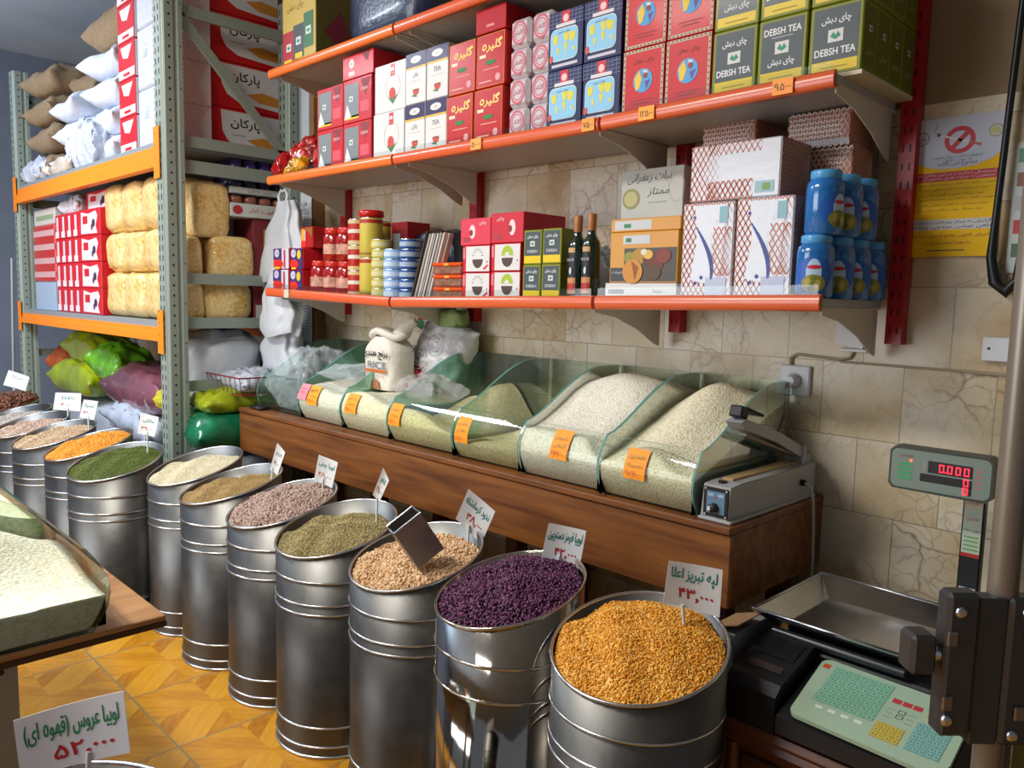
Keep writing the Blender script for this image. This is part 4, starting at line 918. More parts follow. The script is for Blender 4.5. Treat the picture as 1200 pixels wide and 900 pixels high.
def d_globe(b, f, w, h):
    b.frame(f, .002, w-.002, .002, h-.002, .009, '#b9aa92', 1)
    for i in range(11):
        for y in (.0045, h-.0065): b.disc(f, .008+i*(w-.016)/10, y+.001, .003, .003, '#8a2630', 2, 6)
        for x in (.0065, w-.0065): b.disc(f, x, .012+i*(h-.024)/10, .003, .003, '#8a2630', 2, 6)
    b.disc(f, w*.5, h*.5, w*.23, w*.23, '#4a9ad2', 2); b.poly(f, [(w*.3, h*.55), (w*.42, h*.66), (w*.48, h*.52), (w*.42, h*.38), (w*.34, h*.36)], '#e0c030', 3); b.poly(f, [(w*.5, h*.66), (w*.62, h*.64), (w*.56, h*.54)], WHT, 3); b.poly(f, [(w*.55, h*.48), (w*.68, h*.5), (w*.6, h*.36)], '#5a3f8a', 3); b.disc(f, w*.56, h*.57, .008, .008, '#8a2020', 4)
    b.text(f, 'چای جهان', w*.5, h*.8, '#6d0f18', w=w*.5, h=h*.09, L=2); b.rect(f, w*.3, w*.7, h*.15, h*.165, '#7d1420', 2); b.rect(f, w*.22, w*.78, h*.2, h*.21, '#7d1420', 2)
p = carton('tea_carton', .151, .14, .190, K('#c0242e'), d_globe); gr = 'red tea cartons with a globe'
place(p, -1.475, 1.985, ZMT, 'red tea carton with a globe, bottom, touching the navy boxes', 'tea carton', gr); dup(p, (-1.475, 1.988, ZMT+.193), 'red tea carton with a globe, top, touching the navy boxes')
dup(p, (-1.319, 1.985, ZMT), 'red tea carton with a globe, bottom, touching the olive tins'); dup(p, (-1.319, 1.988, ZMT+.193), 'red tea carton with a globe, top, touching the olive tins')
def d_debsh(rev=False):
    def d(b, f, w, h):
        b.rect(f, .010, w-.010, h*.2, h*.95, DGR); b.rect(f, .010, w-.010, h*.05, h*.2, YEL); b.rect(f, w*.25, w*.75, h*.1, h*.115, '#8a7a10', 2)
        en, fa_ = (.33, .77) if not rev else (.80, .33)
        leafmark(b, f, w*.5, h*.55, .019); b.text(f, 'DEBSH TEA', w*.5, h*en, '#e4e6e8', w=w*.76, h=h*.1, fat=.0005); b.text(f, 'چای دبش', w*.5, h*fa_, '#e4e6e8', w=w*.55, h=h*.13, fat=.0004)
        if rev: b.rect(f, w*.28, w*.72, h*.7, h*.715, '#a9b0b4', 2)
    return d
def s_debsh(b, f, d, h):
    b.rect(f, .008, d-.008, h*.08, h*.94, '#656a22'); leafmark(b, f, d*.5, h*.62, .010); b.text(f, 'دبش', d*.5, h*.3, '#b9b896', w=d*.5, h=h*.14, L=2)
pa = carton('tea_tin', .134, .088, .170, OLV, d_debsh(), s_debsh, ch=.003); pb = carton('tea_tin', .134, .088, .170, OLV, d_debsh(True), s_debsh, ch=.003); gr = 'olive tea tins with a grey panel'
dz = .186
place(pa, -1.174, 1.988, ZMT+.010, 'olive tea tin with a grey panel, bottom row, touching the globe boxes', 'tea tin', gr); place(pb, -1.036, 1.988, ZMT+.010, 'olive tea tin with a grey panel, bottom row, middle of three', 'tea tin', gr)
b = MB(); b.box(-1.245, -.823, 1.985, 2.33, ZMT, ZMT+.010, mat('#c9c2a8', .5)); tag(b.obj('tray_card'), 'thin pale card tray under the olive tea tins', 'tray')
dup(pb, (-1.174, 1.99, ZMT+.182), 'olive tea tin with a grey panel, top row, touching the globe boxes'); dup(pa, (-1.036, 1.99, ZMT+.182), 'olive tea tin with a grey panel, top row, middle of three')
for r in range(2):
    for k in range(4):
        wh = ('facing the aisle', 'second from the front', 'third from the front', 'against the wall')[k]
        dup(pa if r == 0 else pb, (-.895, 1.988+.0865*k*1.0, ZMT+.010+.172*r), f'olive tea tin at the outer shelf end, {("bottom", "top")[r]} row, {wh}')
# snack bag
m = mat('#a8191c', .22, coat=.6); t = thing('snack_bag', 'crumpled glossy red snack bag at the open end of the middle shelf', 'snack bag', (-3.55, 2.08, ZMT))
sack(.30, .2, .17, mat('#9c2418', .25, var=.9, scale=14, coat=.6), 5, .05, 24, .6, 8, T=Matrix.Rotation(.3, 4, 'Z')@Matrix.Rotation(-.25, 4, 'Y')).obj('bag', t, (.03, .02, .01))
sack(.17, .13, .12, m, 9, .03, 18, .6, 7, T=Matrix.Rotation(-.3, 4, 'Z')).obj('corner_fold', t, (-.10, -.06, .004))
sack(.16, .10, .05, mat('#c08a1c', .25, var=.8, scale=20, coat=.6), 12, .02, 16, .6, 7, T=Matrix.Rotation(.9, 4, 'X')).obj('label', t, (.06, -.085, .03))

# --- bottom shelf
def d_paste(k):
    def d(b, f, w, h):
        b.rect(f, .002, w-.002, h*.45, h-.002, '#3a2c6a'); b.rect(f, w*.55, w-.002, .002, h-.002, '#c9ccd6' if k else '#35286a', 2); b.disc(f, w*.25, h*.76, .024, .02, '#c9c2d6', 3); b.text(f, 'رب', w*.25, h*.76, '#3a2c6a', h=h*.16, L=4)
        for i, (x, y, r) in enumerate(((.18, .28, .024), (.38, .3, .022), (.3, .15, .02), (.55, .25, .016))): b.disc(f, w*x, h*y, r, r*.85, '#cf2a20', 4+i*.5, 12)
        if k: b.rect(f, w*.7, w*.78, .006, h*.9, '#c8303a', 8)
        else: b.disc(f, w*.72, h*.7, .018, .022, '#d8b81e', 4)
        b.rect(f, w*.1, w*.5, h*.03, h*.1, '#d8c83a', 8)
    return d
pa = carton('paste_pack', .160, .15, .104, K('#b0202a'), d_paste(1), ch=.006); pb = carton('paste_pack', .112, .14, .104, K('#b0202a'), d_paste(0), ch=.006); gr = 'tomato paste packs at the shelf end'
z = lambda x: zlow(x)+.001
for (p, x, r, lb) in ((pa, -3.668, 0, 'purple and red tomato paste pack, bottom, at the open end of the shelf'), (pa, -3.668, 1, 'purple and red tomato paste pack, upper, at the open end of the shelf'), (pb, -3.515, 0, 'purple tomato paste pack with yellow spot, bottom, under the lone red tin'), (pb, -3.515, 1, 'purple tomato paste pack with yellow spot, upper, under the lone red tin')):
    q = place(p, x, 1.985, z(x), lb, 'paste pack', gr) if r == 0 else dup(p, (x, 1.988, z(x)+.106), lb)
def lid_jar(name, r, h, body, lid, label, lab=None, n=24, neck=.8):
    t = thing(name, label, 'jar'); b = MB(); b.lathe([(r*.9, 0), (r, .006), (r, h*.74), (r*neck, h*.84)], body, n); b.obj('jar', t)
    if lab: b = MB(); b.lathe([(r+.0008, h*.2), (r+.0008, h*.5)], lab, n, cap0=False, cap1=False); b.obj('paper_label', t)
    b = MB(); b.lathe([(r*(neck+.06), h*.83), (r*(neck+.08), h*.845), (r*(neck+.08), h*.98), (r*(neck+.03), h)], lid, n); b.obj('lid', t)
    return t
def can(name, r, h, body, label, cat, bands=(), lidm=None, n=24):
    t = thing(name, label, cat); b = MB(); b.lathe([(r*.97, 0), (r, .003), (r, h-.003), (r*.97, h)], body, n, cap1=False)
    for z0, z1, c in bands: b.lathe([(r+.0006, h*z0), (r+.0006, h*z1)], c, n, cap0=False, cap1=False)
    b.obj('can', t); b = MB(); b.lathe([(r*.99, h-.004), (r*1.01, h-.001), (r*.95, h+.001), (r*.93, h-.003)], lidm or BRIGHT, n, cap0=False); b.obj('lid', t)
    return t
place(carton('paste_tin', .113, .11, .104, K('#a51a20'), lambda b, f, w, h: (b.poly(f, [(w*.35, h*.95), (w*.98, h*.95), (w*.98, h*.5)], '#8a5a18'), b.rect(f, w*.1, w*.32, h*.35, h*.9, '#d8a23a', 2), b.disc(f, w*.3, h*.2, .02, .018, '#d83020', 3), b.rect(f, w*.34, w*.42, h*.2, h*.85, '#dcd0cc', 2)), ch=.006), -3.495, 2.03, z(-3.5)+.212, 'lone red square tin on top of the purple paste packs', 'tin', gr)
JR = K('#8e1616', .12, .6); LABR = mat('#b88a78', .5, var=.45, scale=40)
k = 0
for c, x in enumerate((-3.378, -3.262, -3.150)):
    for r in range(2):
        lb = f'red tomato paste jar with gold-red lid, {("bottom", "top")[r]}, {("touching the purple packs", "middle column", "touching the red tins")[c]}'
        if k == 0: p = lid_jar('paste_jar', .053, .152, JR, K('#b5332a', .25), lb, LABR); p.location = (x, 2.045, z(x)); p['group'] = 'tomato paste jars'
        elif c == 0 and r == 1: pass
        else: dup(p, (x, 2.045 if c else 2.05, z(x)+.153*r), lb, rz=.4*k)
        k += 1
q = carton('paste_pack', .115, .13, .104, K('#5a2a6a'), d_paste(0), ch=.006)
place(q, -3.378, 2.1-.01, z(-3.378)+.153, 'purple tomato paste pack with yellow spot, standing on a red jar', 'paste pack', gr)
p = can('tomato_tin', .045, .112, K('#a8221e'), 'slim red tomato tin, bottom of the stack of three', 'tin', ((.0, .16, '#c9b48a'), (.45, .6, '#d9cfc4'), (.82, .96, '#c9b48a'))); p['group'] = 'slim red tomato tins'
x = -3.046; p.location = (x, 2.03, z(x)); dup(p, (x, 2.03, z(x)+.113), 'slim red tomato tin, middle of the stack of three', .8); dup(p, (x, 2.03, z(x)+.226), 'slim red tomato tin, top of the stack of three', 1.9)
p = can('yellow_can', .050, .170, K('#bfae4c'), 'tall yellow can, bottom, beside the slim red tins', 'can', ((.05, .12, '#8a6a1a'), (.86, .95, '#a02a20'))); p['group'] = 'tall yellow cans'
x = -2.945; p.location = (x, 2.03, z(x)); dup(p, (x, 2.03, z(x)+.172), 'tall yellow can, top, beside the slim red tins', 1.2)
b = MB(); b.lathe([(.050, 0), (.056, .006), (.056, .026), (.05, .03)], K('#b0201e', .25)); q = tag(b.obj('round_lid_box', None, (x, 2.03, z(x)+.344)), 'flat round red box on top of the tall yellow cans', 'box')
dup(p, (-3.075, 2.17, z(-3.075)), 'tall yellow can, bottom, behind the stack of low yellow tins'); dup(p, (-3.075, 2.17, z(-3.075)+.172), 'tall yellow can, top, behind the stack of low yellow tins', 2)
place(carton('red_box', .12, .13, .340, K('#8e1a1e'), lambda b, f, w, h: b.rect(f, w*.1, w*.55, h*.55, h*.85, '#b9bfb4')), -2.955, 2.19, z(-2.955), 'dark red box behind the stacks of low tins', 'box', gr)
YT = K('#b9b058'); BT = K('#8fb2dd', .25)
def tuna(body, lb, band, n=20): t = can('low_tin', .043, .0405, body, lb, 'tin', ((.25, .72, band),), n=n); t['group'] = 'low round fish tins'; return t
py = tuna(YT, 'low yellow tin, lowest in the stack beside the tall yellow cans', '#ccc896'); pb_ = tuna(BT, 'low pale blue tin, lowest in the stack beside the low yellow tins', '#c6d6ea'); pd = tuna(K('#2c4f8a', .3), 'low dark blue tin, lowest in the stack beside the silver bundle', '#9fb0c4')
ordn = ('lowest', 'second from below', 'third from below', 'fourth from below', 'fifth from below', 'topmost')
for (p, x, y, n, nm) in ((py, -2.852, 2.02, 6, 'low yellow tin, {} in the stack beside the tall yellow cans'), (pb_, -2.755, 2.015, 5, 'low pale blue tin, {} in the stack beside the low yellow tins'), (pd, -2.664, 2.03, 6, 'low dark blue tin, {} in the stack beside the silver bundle')):
    for r in range(n):
        if r == 0: p.location = (x, y, z(x))
        else: dup(p, (x+.002*math.sin(r*2), y, z(x)+.0415*r), nm.format(ordn[r] if r < n-1 else 'topmost'), .7*r)
# silver bundle and dark bag behind
b = MB(); SIL = mat('#cfccc8', .2, metal=.35); N = 15
t = thing('foil_bundle', 'leaning bundle of silver striped foil packets beside the low tins', 'foil bundle', (-2.56, 2.0, z(-2.56)))
for i in range(N):
    a = (i-(N-1)/2)*.0085; yo = .02*abs(math.sin(i*1.7)); b = MB(); T = Matrix.Translation((a, .012+yo, 0))@Matrix.Rotation(.28+.01*math.sin(i), 4, 'Y')@Matrix.Rotation(-.06, 4, 'X')
    b.box(-.0044, .0044, -.012, .012, .004, .285-.012*abs(math.sin(i*2.1)), (mat('#e2dfda', .25, metal=.15) if i % 3 == 1 else SIL if i % 3 else mat('#4a3a30', .3)), .002, T); b.obj('foil_strip', t)

b = MB(); blob(.30, .09, .30, mat('#1a2034', .3, coat=.4), 3, .12, ex=.35, mb=b); tag(b.obj('dark_bag', None, (-2.76, 2.265, z(-2.76))), 'dark navy plastic bag behind the silver bundle and date packs', 'bag')
def dates():
    t = thing('date_pack', 'clear pack of dates with orange lid, bottom of the stack', 'date pack'); w, d, h = .172, .11, .046
    b = MB(); b.box(-w/2, w/2, 0, d, 0, h*.72, mat('#8a6656', .2, var=.45, scale=45, coat=.6), .006); b.obj('tray', t); b = MB(); b.box(-w/2-.002, w/2+.002, -.002, d, h*.7, h, K('#d6541f', .3), .004); b.rect(front(-w/2, -.002, 0), w*.42, w*.58, h*.74, h*.94, '#e8a23a'); b.obj('lid', t); return t
p = dates(); x = -2.366; p['group'] = 'packs of dates'; p.location = (x, 1.985, z(x))
for r in (1, 2): dup(p, (x-.004*r, 1.985, z(x)+.0475*r*1.0), f'clear pack of dates with orange lid, {("", "middle", "top")[r]} of the stack')
def d_bowl(grn):
    def d(b, f, w, h):
        b.rect(f, w*.13, w-.003, .003, h-.003, WHT); b.rect(f, w*.02, w*.1, h*.5, h*.92, '#e07a86', 2)
        b.disc(f, w*.56, h*.48, w*.19, h*.33, '#4a342c', 2, 14, PI, 2*PI)
        if grn: b.disc(f, w*.56, h*.56, w*.2, h*.36, '#9fb62a', 2, 14, 0, PI); b.disc(f, w*.56, h*.56, w*.08, h*.14, WHT, 3, 10, 0, PI)
        else:
            for i in range(7): t = PI*(i+.5)/7; b.poly(f, [(w*.56+math.cos(t)*w*.12, h*.56+math.sin(t)*h*.2), (w*.56+math.cos(t-.1)*w*.2, h*.56+math.sin(t-.1)*h*.33), (w*.56+math.cos(t+.1)*w*.2, h*.56+math.sin(t+.1)*h*.33)], '#8a8f7a', 2)
            b.poly(f, [(w*.74, h*.12), (w*.92, h*.3), (w*.94, h*.22), (w*.8, h*.08)], '#c03a44', 2)
        b.disc(f, w*.9, h*.38, .003, .004, '#3a3a3a', 2, 6)
    return d
TB = K('#c02636'); pa = carton('tea_bag_box', .151, .14, .098, TB, d_bowl(False)); pb = carton('tea_bag_box', .151, .14, .098, TB, d_bowl(True)); gr = 'red and white tea bag boxes'
x = -2.203; y = -2.046
place(pa, x, 1.985, z(x), 'white fronted tea bag box with sun drawing, bottom row', 'tea bag box', gr); dup(pa, (x-.003, 1.987, z(x)+.1), 'white fronted tea bag box with sun drawing, second row')
place(pb, y, 1.985, z(y), 'white fronted tea bag box with green half circle, bottom row', 'tea bag box', gr); dup(pb, (y-.003, 1.987, z(y)+.1), 'white fronted tea bag box with green half circle, second row')
def d_pink(k):
    def d(b, f, w, h):
        b.disc(f, w*(.4 if k else .66), h*.5, w*.1, h*.26, '#e8d2d4'); b.disc(f, w*(.36 if k else .6), h*.46, w*.06, h*.12, '#8a1a20', 2); b.text(f, 'چای', w*(.3 if not k else .75), h*.8, '#f0dfe0', h=h*.16, w=w*.24)
        b.rect(f, w*.1, w*.34, h*.12, h*.3, '#a0303a', 1)
    return d
place(carton('tea_bag_box', .165, .15, .098, K('#cf4658'), d_pink(1)), -2.213, 1.987, z(x)+.2, 'pink-red tea bag box on top, next to the date packs', 'tea bag box', gr); place(carton('tea_bag_box', .165, .22, .106, K('#c03040'), d_pink(0)), -2.045, 1.987, z(y)+.2, 'pink-red tea bag box on top, next to the small olive tins', 'tea bag box', gr)
def d_sm(b, f, w, h):
    b.rect(f, .007, w-.007, h*.26, h*.94, DGR); b.rect(f, .004, w-.004, h*.04, h*.25, YEL); leafmark(b, f, w*.5, h*.6, .011); b.text(f, 'چای دبش', w*.5, h*.8, '#dde0e2', w=w*.6, h=h*.12, fat=.0003); b.text(f, 'DEBSH', w*.5, h*.38, '#dde0e2', w=w*.55, h=h*.08)
p = carton('small_tea_tin', .086, .09, .118, OLV, d_sm); gr = 'small olive tea tins'; x = -1.916; y = -1.826
place(p, x, 1.985, z(x), 'small olive tea tin, bottom, next to the pink-red boxes', 'tea tin', gr); dup(p, (x, 1.987, z(x)+.119), 'small olive tea tin, top, next to the pink-red boxes'); dup(p, (y, 1.985, z(y)), 'small olive tea tin, bottom, next to the oil bottles'); dup(p, (y, 1.987, z(y)+.119), 'small olive tea tin, top, next to the oil bottles')
def bottle(lb):
    t = thing('oil_bottle', lb, 'bottle', group='dark green oil bottles'); g = mat('#0f2413', .06, coat=.8); r = .031
    b = MB(); b.lathe([(r*.9, 0), (r, .006), (r, .165), (r*.92, .185), (r*.5, .205), (.013, .222), (.0125, .245)], g, 20); b.obj('glass', t)
    b = MB(); b.lathe([(.0145, .220), (.0150, .240), (.0150, .272), (.013, .274)], mat('#a06a3a', .45), 16); b.obj('cap', t)
    b = MB(); N = 9
    def band(z0, z1, m, sp=1.25, rr=.0008):
        V = []; 
        for i in range(N): a = -PI/2-sp/2+sp*i/(N-1); V += [((r+rr)*math.cos(a), (r+rr)*math.sin(a), z0), ((r+rr)*math.cos(a), (r+rr)*math.sin(a), z1)]
        b.add(V, [(2*i, 2*i+2, 2*i+3, 2*i+1) for i in range(N-1)], m, True)
    band(.02, .155, '#17181a'); band(.018, .07, '#c08a5a', 1.1, .0014); band(.028, .052, '#a8262a', 1.0, .002); band(.152, .168, '#c8a070', .9, .0014); f = front(-r, -r-.003, 0); b.text(f, 'OLIVE', r, .128, '#d0d4d8', w=.03, h=.009); b.disc(f, r, .092, .005, .012, '#c8d0e0', 2)
    b.obj('paper_label', t); return t
p = bottle('dark green oil bottle with cork coloured cap, next to the small olive tins'); p.location = (-1.735, 2.015, z(-1.735)); dup(p, (-1.668, 2.005, z(-1.668)), 'dark green oil bottle with cork coloured cap, next to the food boxes', .1)
b = MB(); sack(.20, .16, .18, film_mat('clear_pack', '#8f9aa2', .5, .12), 7, .03, mb=b); tag(b.obj('plastic_bag', None, (-1.80, 2.22, z(-1.80))), 'crumpled clear plastic behind the oil bottles', 'plastic bag')
AMB = K('#c98f2e', .3)
def d_food(b, f, w, h):
    b.rect(f, w*.22, w-.004, .004, h*.68, '#4a4640', 1); b.rect(f, .004, w*.22, .004, h*.3, '#3a3c44', 1); b.disc(f, w*.36, h*.22, w*.15, h*.24, '#c88a34', 7); b.poly(f, [(w*.34, h*.44), (w*.45, h*.3), (w*.4, h*.04)], '#8a4e1c', 8)
    for i, (x, y, r, c) in enumerate(((.3, .5, .022, '#8a8a3a'), (.45, .52, .03, '#a8862e'), (.62, .45, .03, '#5a2a1a'), (.58, .55, .018, '#d8b44a'), (.7, .35, .026, '#6a2418'), (.52, .6, .012, '#dcd6c8'), (.8, .52, .028, '#7a3420'), (.66, .2, .03, '#503a22'))): b.disc(f, w*x, h*y, r, r*.8, c, 2+i*.5, 10)
    b.rect(f, w*.2, w*.6, h*.76, h*.93, '#c9cccf', 2); b.rect(f, w*.24, w*.32, h*.8, h*.88, GRN, 3); b.text(f, 'دمپخت', w*.12, h*.2, '#d8d8d8', w=w*.16, h=h*.08)
def d_fl(b, f, w, h): b.rect(f, w*.06, w*.6, h*.15, h*.85, '#c6cacd'); b.rect(f, w*.2, w*.3, h*.3, h*.6, GRN, 2)
def d_wf(b, f, w, h): b.rect(f, w*.05, w*.28, h*.3, h*.6, '#8a8f94'); b.text(f, 'خرما', w*.75, h*.5, '#5a5e64', h=h*.35)
x = -1.452; gr = 'food boxes beside the oil bottles'
place(carton('flat_box', .268, .17, .048, WHT, d_wf), x-.008, 1.99, z(x), 'flat white box under the food picture box', 'box', gr); place(carton('food_box', .252, .17, .155, AMB, d_food), x, 1.99, z(x)+.049, 'amber box with a food picture', 'box', gr); place(carton('flat_box', .258, .17, .04, AMB, d_fl), x+.001, 1.992, z(x)+.205, 'flat amber box with white strip, on top of the food picture box', 'box', gr)
def d_calli(b, f, w, h):
    b.disc(f, w*.17, h*.78, .036, .034, '#8d8a52', 2); b.disc(f, w*.17, h*.78, .027, .025, '#b5ad7a', 3); b.text(f, 'نبات زعفرانی', w*.46, h*.93, '#5a5a60', w=w*.7, h=h*.08, slant=.3); b.text(f, 'ممتاز', w*.62, h*.82, '#4a4a50', w=w*.34, h=h*.07, slant=.3); b.rect(f, w*.45, w*.75, h*.74, h*.745, '#8a8a80', 2); b.ring(f, w*.9, h*.84, .03, .045, .001, '#9a9a94', 2)
place(carton('calligraphy_box', .245, .14, .428, K('#b9bab4'), d_calli), -1.56, 2.17, z(-1.56), 'tall pale box with black calligraphy and round dish, standing behind the food boxes', 'box', gr)
NET = mat('#b4613c', .4); SUG = mat('#cdd0da', .28, coat=.5, bump=.25, bscale=30)
def d_sug(b, f, w, h):
    b.net(f, w, h, .017, .0042, NET); P = [(w*.2, h*.2), (w*.62, h*.14), (w*.80, h*.3), (w*.86, h*.97), (w*.24, h*.97), (w*.3, h*.6)]; b.poly(f, P, SUG, 2)
    C_ = [(w*(.28+.34*math.sin(t*1.8)), h*(.75-.55*t)) for t in [i/12 for i in range(13)]]
    for i in range(12): (x0, y0), (x1, y1) = C_[i], C_[i+1]; k = .003+.004*math.sin(PI*i/12); b.poly(f, [(x0-k, y0), (x1-k, y1), (x1+k, y1), (x0+k, y0)], '#3a4a8e', 3)
    for (x, y, r) in ((.42, .22, .006), (.3, .16, .005), (.62, .3, .004), (.24, .85, .005)): b.disc(f, w*x, h*y, r, r, '#3a4a8e', 3, 8)
    b.text(f, 'قند', w*.62, h*.62, '#5a8a6a', w=w*.14, h=h*.4); b.rect(f, w*.72, w*.88, h*.78, h*.95, '#8fb8c4', 3); b.rect(f, w*.5, w*.9, h*.03, h*.22, '#c3cbe0', 3)
    b.net(Fr(f.p(w*.60, h*.24), f.u, f.v), w*.39, h*.5, .017, .004, NET, 3)
def s_net(b, f, d, h): b.rect(f, .002, d-.002, .002, h-.002, '#c9b6a8', 1); b.net(f, d, h, .014, .0045, NET, 2)
p = carton('sugar_pack', .166, .15, .270, SUG, d_sug, s_net, ch=.004); gr = 'sugar cube packs in orange net print'
place(p, -1.228, 1.985, z(-1.2), 'upright white sugar pack with orange net print, next to the food boxes', 'sugar pack', gr); dup(p, (-1.056, 1.985, z(-1.05)), 'upright white sugar pack with orange net print, next to the blue jars')
def d_sug2(b, f, w, h):
    b.net(Fr(f.p(w*.2, 0), f.u, f.v), w*.52, h*.34, .017, .0044, NET, 2); b.rect(f, w*.74, w*.94, h*.08, h*.28, '#9cc0c8', 2); b.rect(f, w*.82, w*.9, h*.12, h*.24, '#7a9a5a', 3)
    b.net(f, w*.34, h, .017, .0042, NET, 1); b.net(Fr(f.p(w*.2, h*.8), f.u, f.v), w*.6, h*.2, .017, .003, NET, 1)
p2 = carton('sugar_pack', .275, .17, .155, SUG, d_sug2, s_net, ch=.004); place(p2, -1.158, 1.99, z(-1.1)+.272, 'white sugar pack lying across the two upright packs', 'sugar pack', gr)
NETB = mat('#a0583c', .4, var=.1)
def d_nb(b, f, w, h): b.net(f, w, h, .016, .005, mat('#d9cfc8', .3)); b.rect(f, .003, w-.003, h*.05, h*.2, '#c8c6cc', 2)
p3 = carton('sugar_pack', .18, .13, .10, NETB, d_nb, s_net, ch=.004)
sb = carton('sugar_pack', .2, .14, .215, NETB, d_nb, s_net, ch=.004)
place(sb, -1.28, 2.165, z(-1.2), 'orange netted sugar pack at the bottom behind the upright pack beside the food boxes', 'sugar pack', gr); dup(sb, (-1.28, 2.165, z(-1.2)+.2155), 'orange netted sugar pack, second tier, behind the pack lying across', rz=0); place(p3, -1.285, 2.168, z(-1.2)+.431, 'orange netted sugar pack, topmost against the wall behind the lying pack', 'sugar pack', gr)
dup(sb, (-1.0, 2.175, z(-1.0)), 'orange netted sugar pack standing against the wall behind the blue jars'); p4 = dup(p3, (-.985, 2.178, z(-1.0)+.216), 'orange netted sugar pack, second tier against the wall by the red upright'); dup(p3, (-1.0, 2.178, z(-1.0)+.317), 'orange netted sugar pack, third tier against the wall by the red upright'); dup(p3, (-1.01, 2.174, z(-1.0)+.418), 'orange netted sugar pack, topmost against the wall by the red upright')
def bluejar(lb):
    t = thing('olive_jar', lb, 'jar', group='blue labelled olive jars'); r = .047; bl = mat('#2a70b2', .15, coat=.6, var=.2, scale=12)
    b = MB(); b.lathe([(r*.86, 0), (r, .008), (r, .115), (r*.95, .130), (r*.74, .142)], bl, 24); b.obj('jar', t)
    b = MB(); b.lathe([(r*.78, .140), (r*.82, .143), (r*.82, .158), (r*.76, .161)], K('#5fa2d4', .25), 24); b.obj('lid', t)
    b = MB(); N = 9
    def band(z0, z1, m, a0, sp, rr):
        V = []
        for i in range(N): a = a0-sp/2+sp*i/(N-1); e = 1-((i/(N-1))*2-1)**2; zc = (z0+z1)/2; hh = (z1-z0)/2*max(.25, e**.5); V += [((r+rr)*math.cos(a), (r+rr)*math.sin(a), zc-hh), ((r+rr)*math.cos(a), (r+rr)*math.sin(a), zc+hh)]
        b.add(V, [(2*i, 2*i+2, 2*i+3, 2*i+1) for i in range(N-1)], m, True)
    band(.02, .105, '#2a5fb4', -1.2, 2.2, .0006); band(.03, .10, '#b9d2ec', -1.2, .8, .001); band(.015, .06, '#8a8a3c', -1.2, 1.25, .0015)
    for (a, zz, c) in ((-1.45, .04, '#b0a04a'), (-1.2, .047, '#6e7a2c'), (-.98, .036, '#b8a858'), (-1.3, .028, '#5a6424')): band(zz-.012, zz+.012, c, a, .35, .002)
    band(.074, .084, '#c02a44', -1.2, .7, .002); b.obj('paper_label', t); return t
p = bluejar('blue olive jar at the front of the bottom row'); p.location = (-.915, 2.0, z(-.9))
for k, (x, y) in enumerate(((-.902, 2.097), (-.897, 2.193), (-.893, 2.289))): dup(p, (x, y, z(-.9)), f'blue olive jar, {("second", "third", "last")[k]} from the front in the bottom row', .15)
for k, (x, y) in enumerate(((-.905, 2.01), (-.898, 2.11), (-.893, 2.207))): dup(p, (x, y, z(-.9)+.162), f'blue olive jar, {("front one", "second from the front", "last")[k]} in the top row', (.9, .2, .1)[k])
# --- top shelf
def d_big(b, f, w, h):
    b.rect(f, .002, w*.46, h*.05, h*.5, '#a32a34', 1); b.rect(f, w*.34, w*.66, h*.1, h*.55, DGR, 2); b.rect(f, w*.66, w*.94, h*.2, h*.66, '#3a6a48', 3)
    for (x, y) in ((.2, .28), (.5, .33), (.8, .42)): leafmark(b, f, w*x, h*y, .022, 4)
    b.rect(f, w*.06, w*.3, h*.04, h*.12, YEL, 5); b.rect(f, w*.4, w*.62, h*.1, h*.17, YEL, 5); b.text(f, 'چای دبش', w*.4, h*.8, '#8a5a20', w=w*.5, h=h*.12)
def s_big(b, f, d, h): b.rect(f, .004, d-.004, .004, h-.004, '#5e5526', 1); b.poly(f, [(d*.2, h*.4), (d*.6, h*.7), (d*.95, h*.3), (d*.6, h*.2)], '#7a2a3a', 2)
place(carton('display_carton', .30, .22, .34, K('#bfa95c'), d_big, s_big), -3.48, 1.985, 2.577, 'large cream carton with printed tea panels at the end of the top shelf', 'carton', 'goods on the top shelf')
b = MB(); blob(.56, .3, .34, mat('#28324a', .3, coat=.3, bump=.3), 6, .08, ex=.45, mb=b); tag(b.obj('dark_bag', None, (-2.86, 2.15, 2.575)), 'big dark blue plastic bag on the top shelf', 'bag', 'goods on the top shelf')

# ================================================================== GOODS ON THE RACK
RX = lambda a, ax: Matrix.Rotation(a, 4, ax)
BUR = mat('#8d7a62', .9, var=.15, scale=60, bump=.5, bscale=160); WSK = mat('#cfd6e4', .55, var=.08, scale=20, bump=.35, bscale=70)
# sacks on the top deck: columns of lying sacks, short end to the aisle
def lay(mb_m, x, y, z, lx, ly, lz, name, label, cat, group, seed, tilt=0, rz=0, amp=.03, ears=.14, n=22, pw=.5):
    b = sack(lx, ly, lz, mb_m, seed, amp, n, .6, 5, pw, ears); o = b.obj(name, None, (x, y, z), (0, tilt, rz)); return tag(o, label, cat, group)
gw = 'white sacks on the top deck'; gb = 'burlap sacks on the top deck'
lev = ('bottom', 'second', 'third', 'fourth', 'top')
for r, (dx, h) in enumerate(((0, .175), (-.03, .175), (.02, .175), (-.02, .17))):
    lay(WSK, -5.12+dx, 1.90, ZT+.17*r+.004, .56, .62, h, 'white_sack', f'white woven sack, {lev[r]} layer of the pile beside the red packs', 'sack', gw, 10+r, 0, .02*r)
for r, (dx, h) in enumerate(((0, .175), (.05, .175), (-.02, .175))):
    lay(WSK, -5.72+dx, 1.88, ZT+.17*r+.004, .58, .62, h, 'white_sack', f'white woven sack, {lev[r]} layer of the pile next to the burlap sacks', 'sack', gw, 20+r, 0, -.03*r)
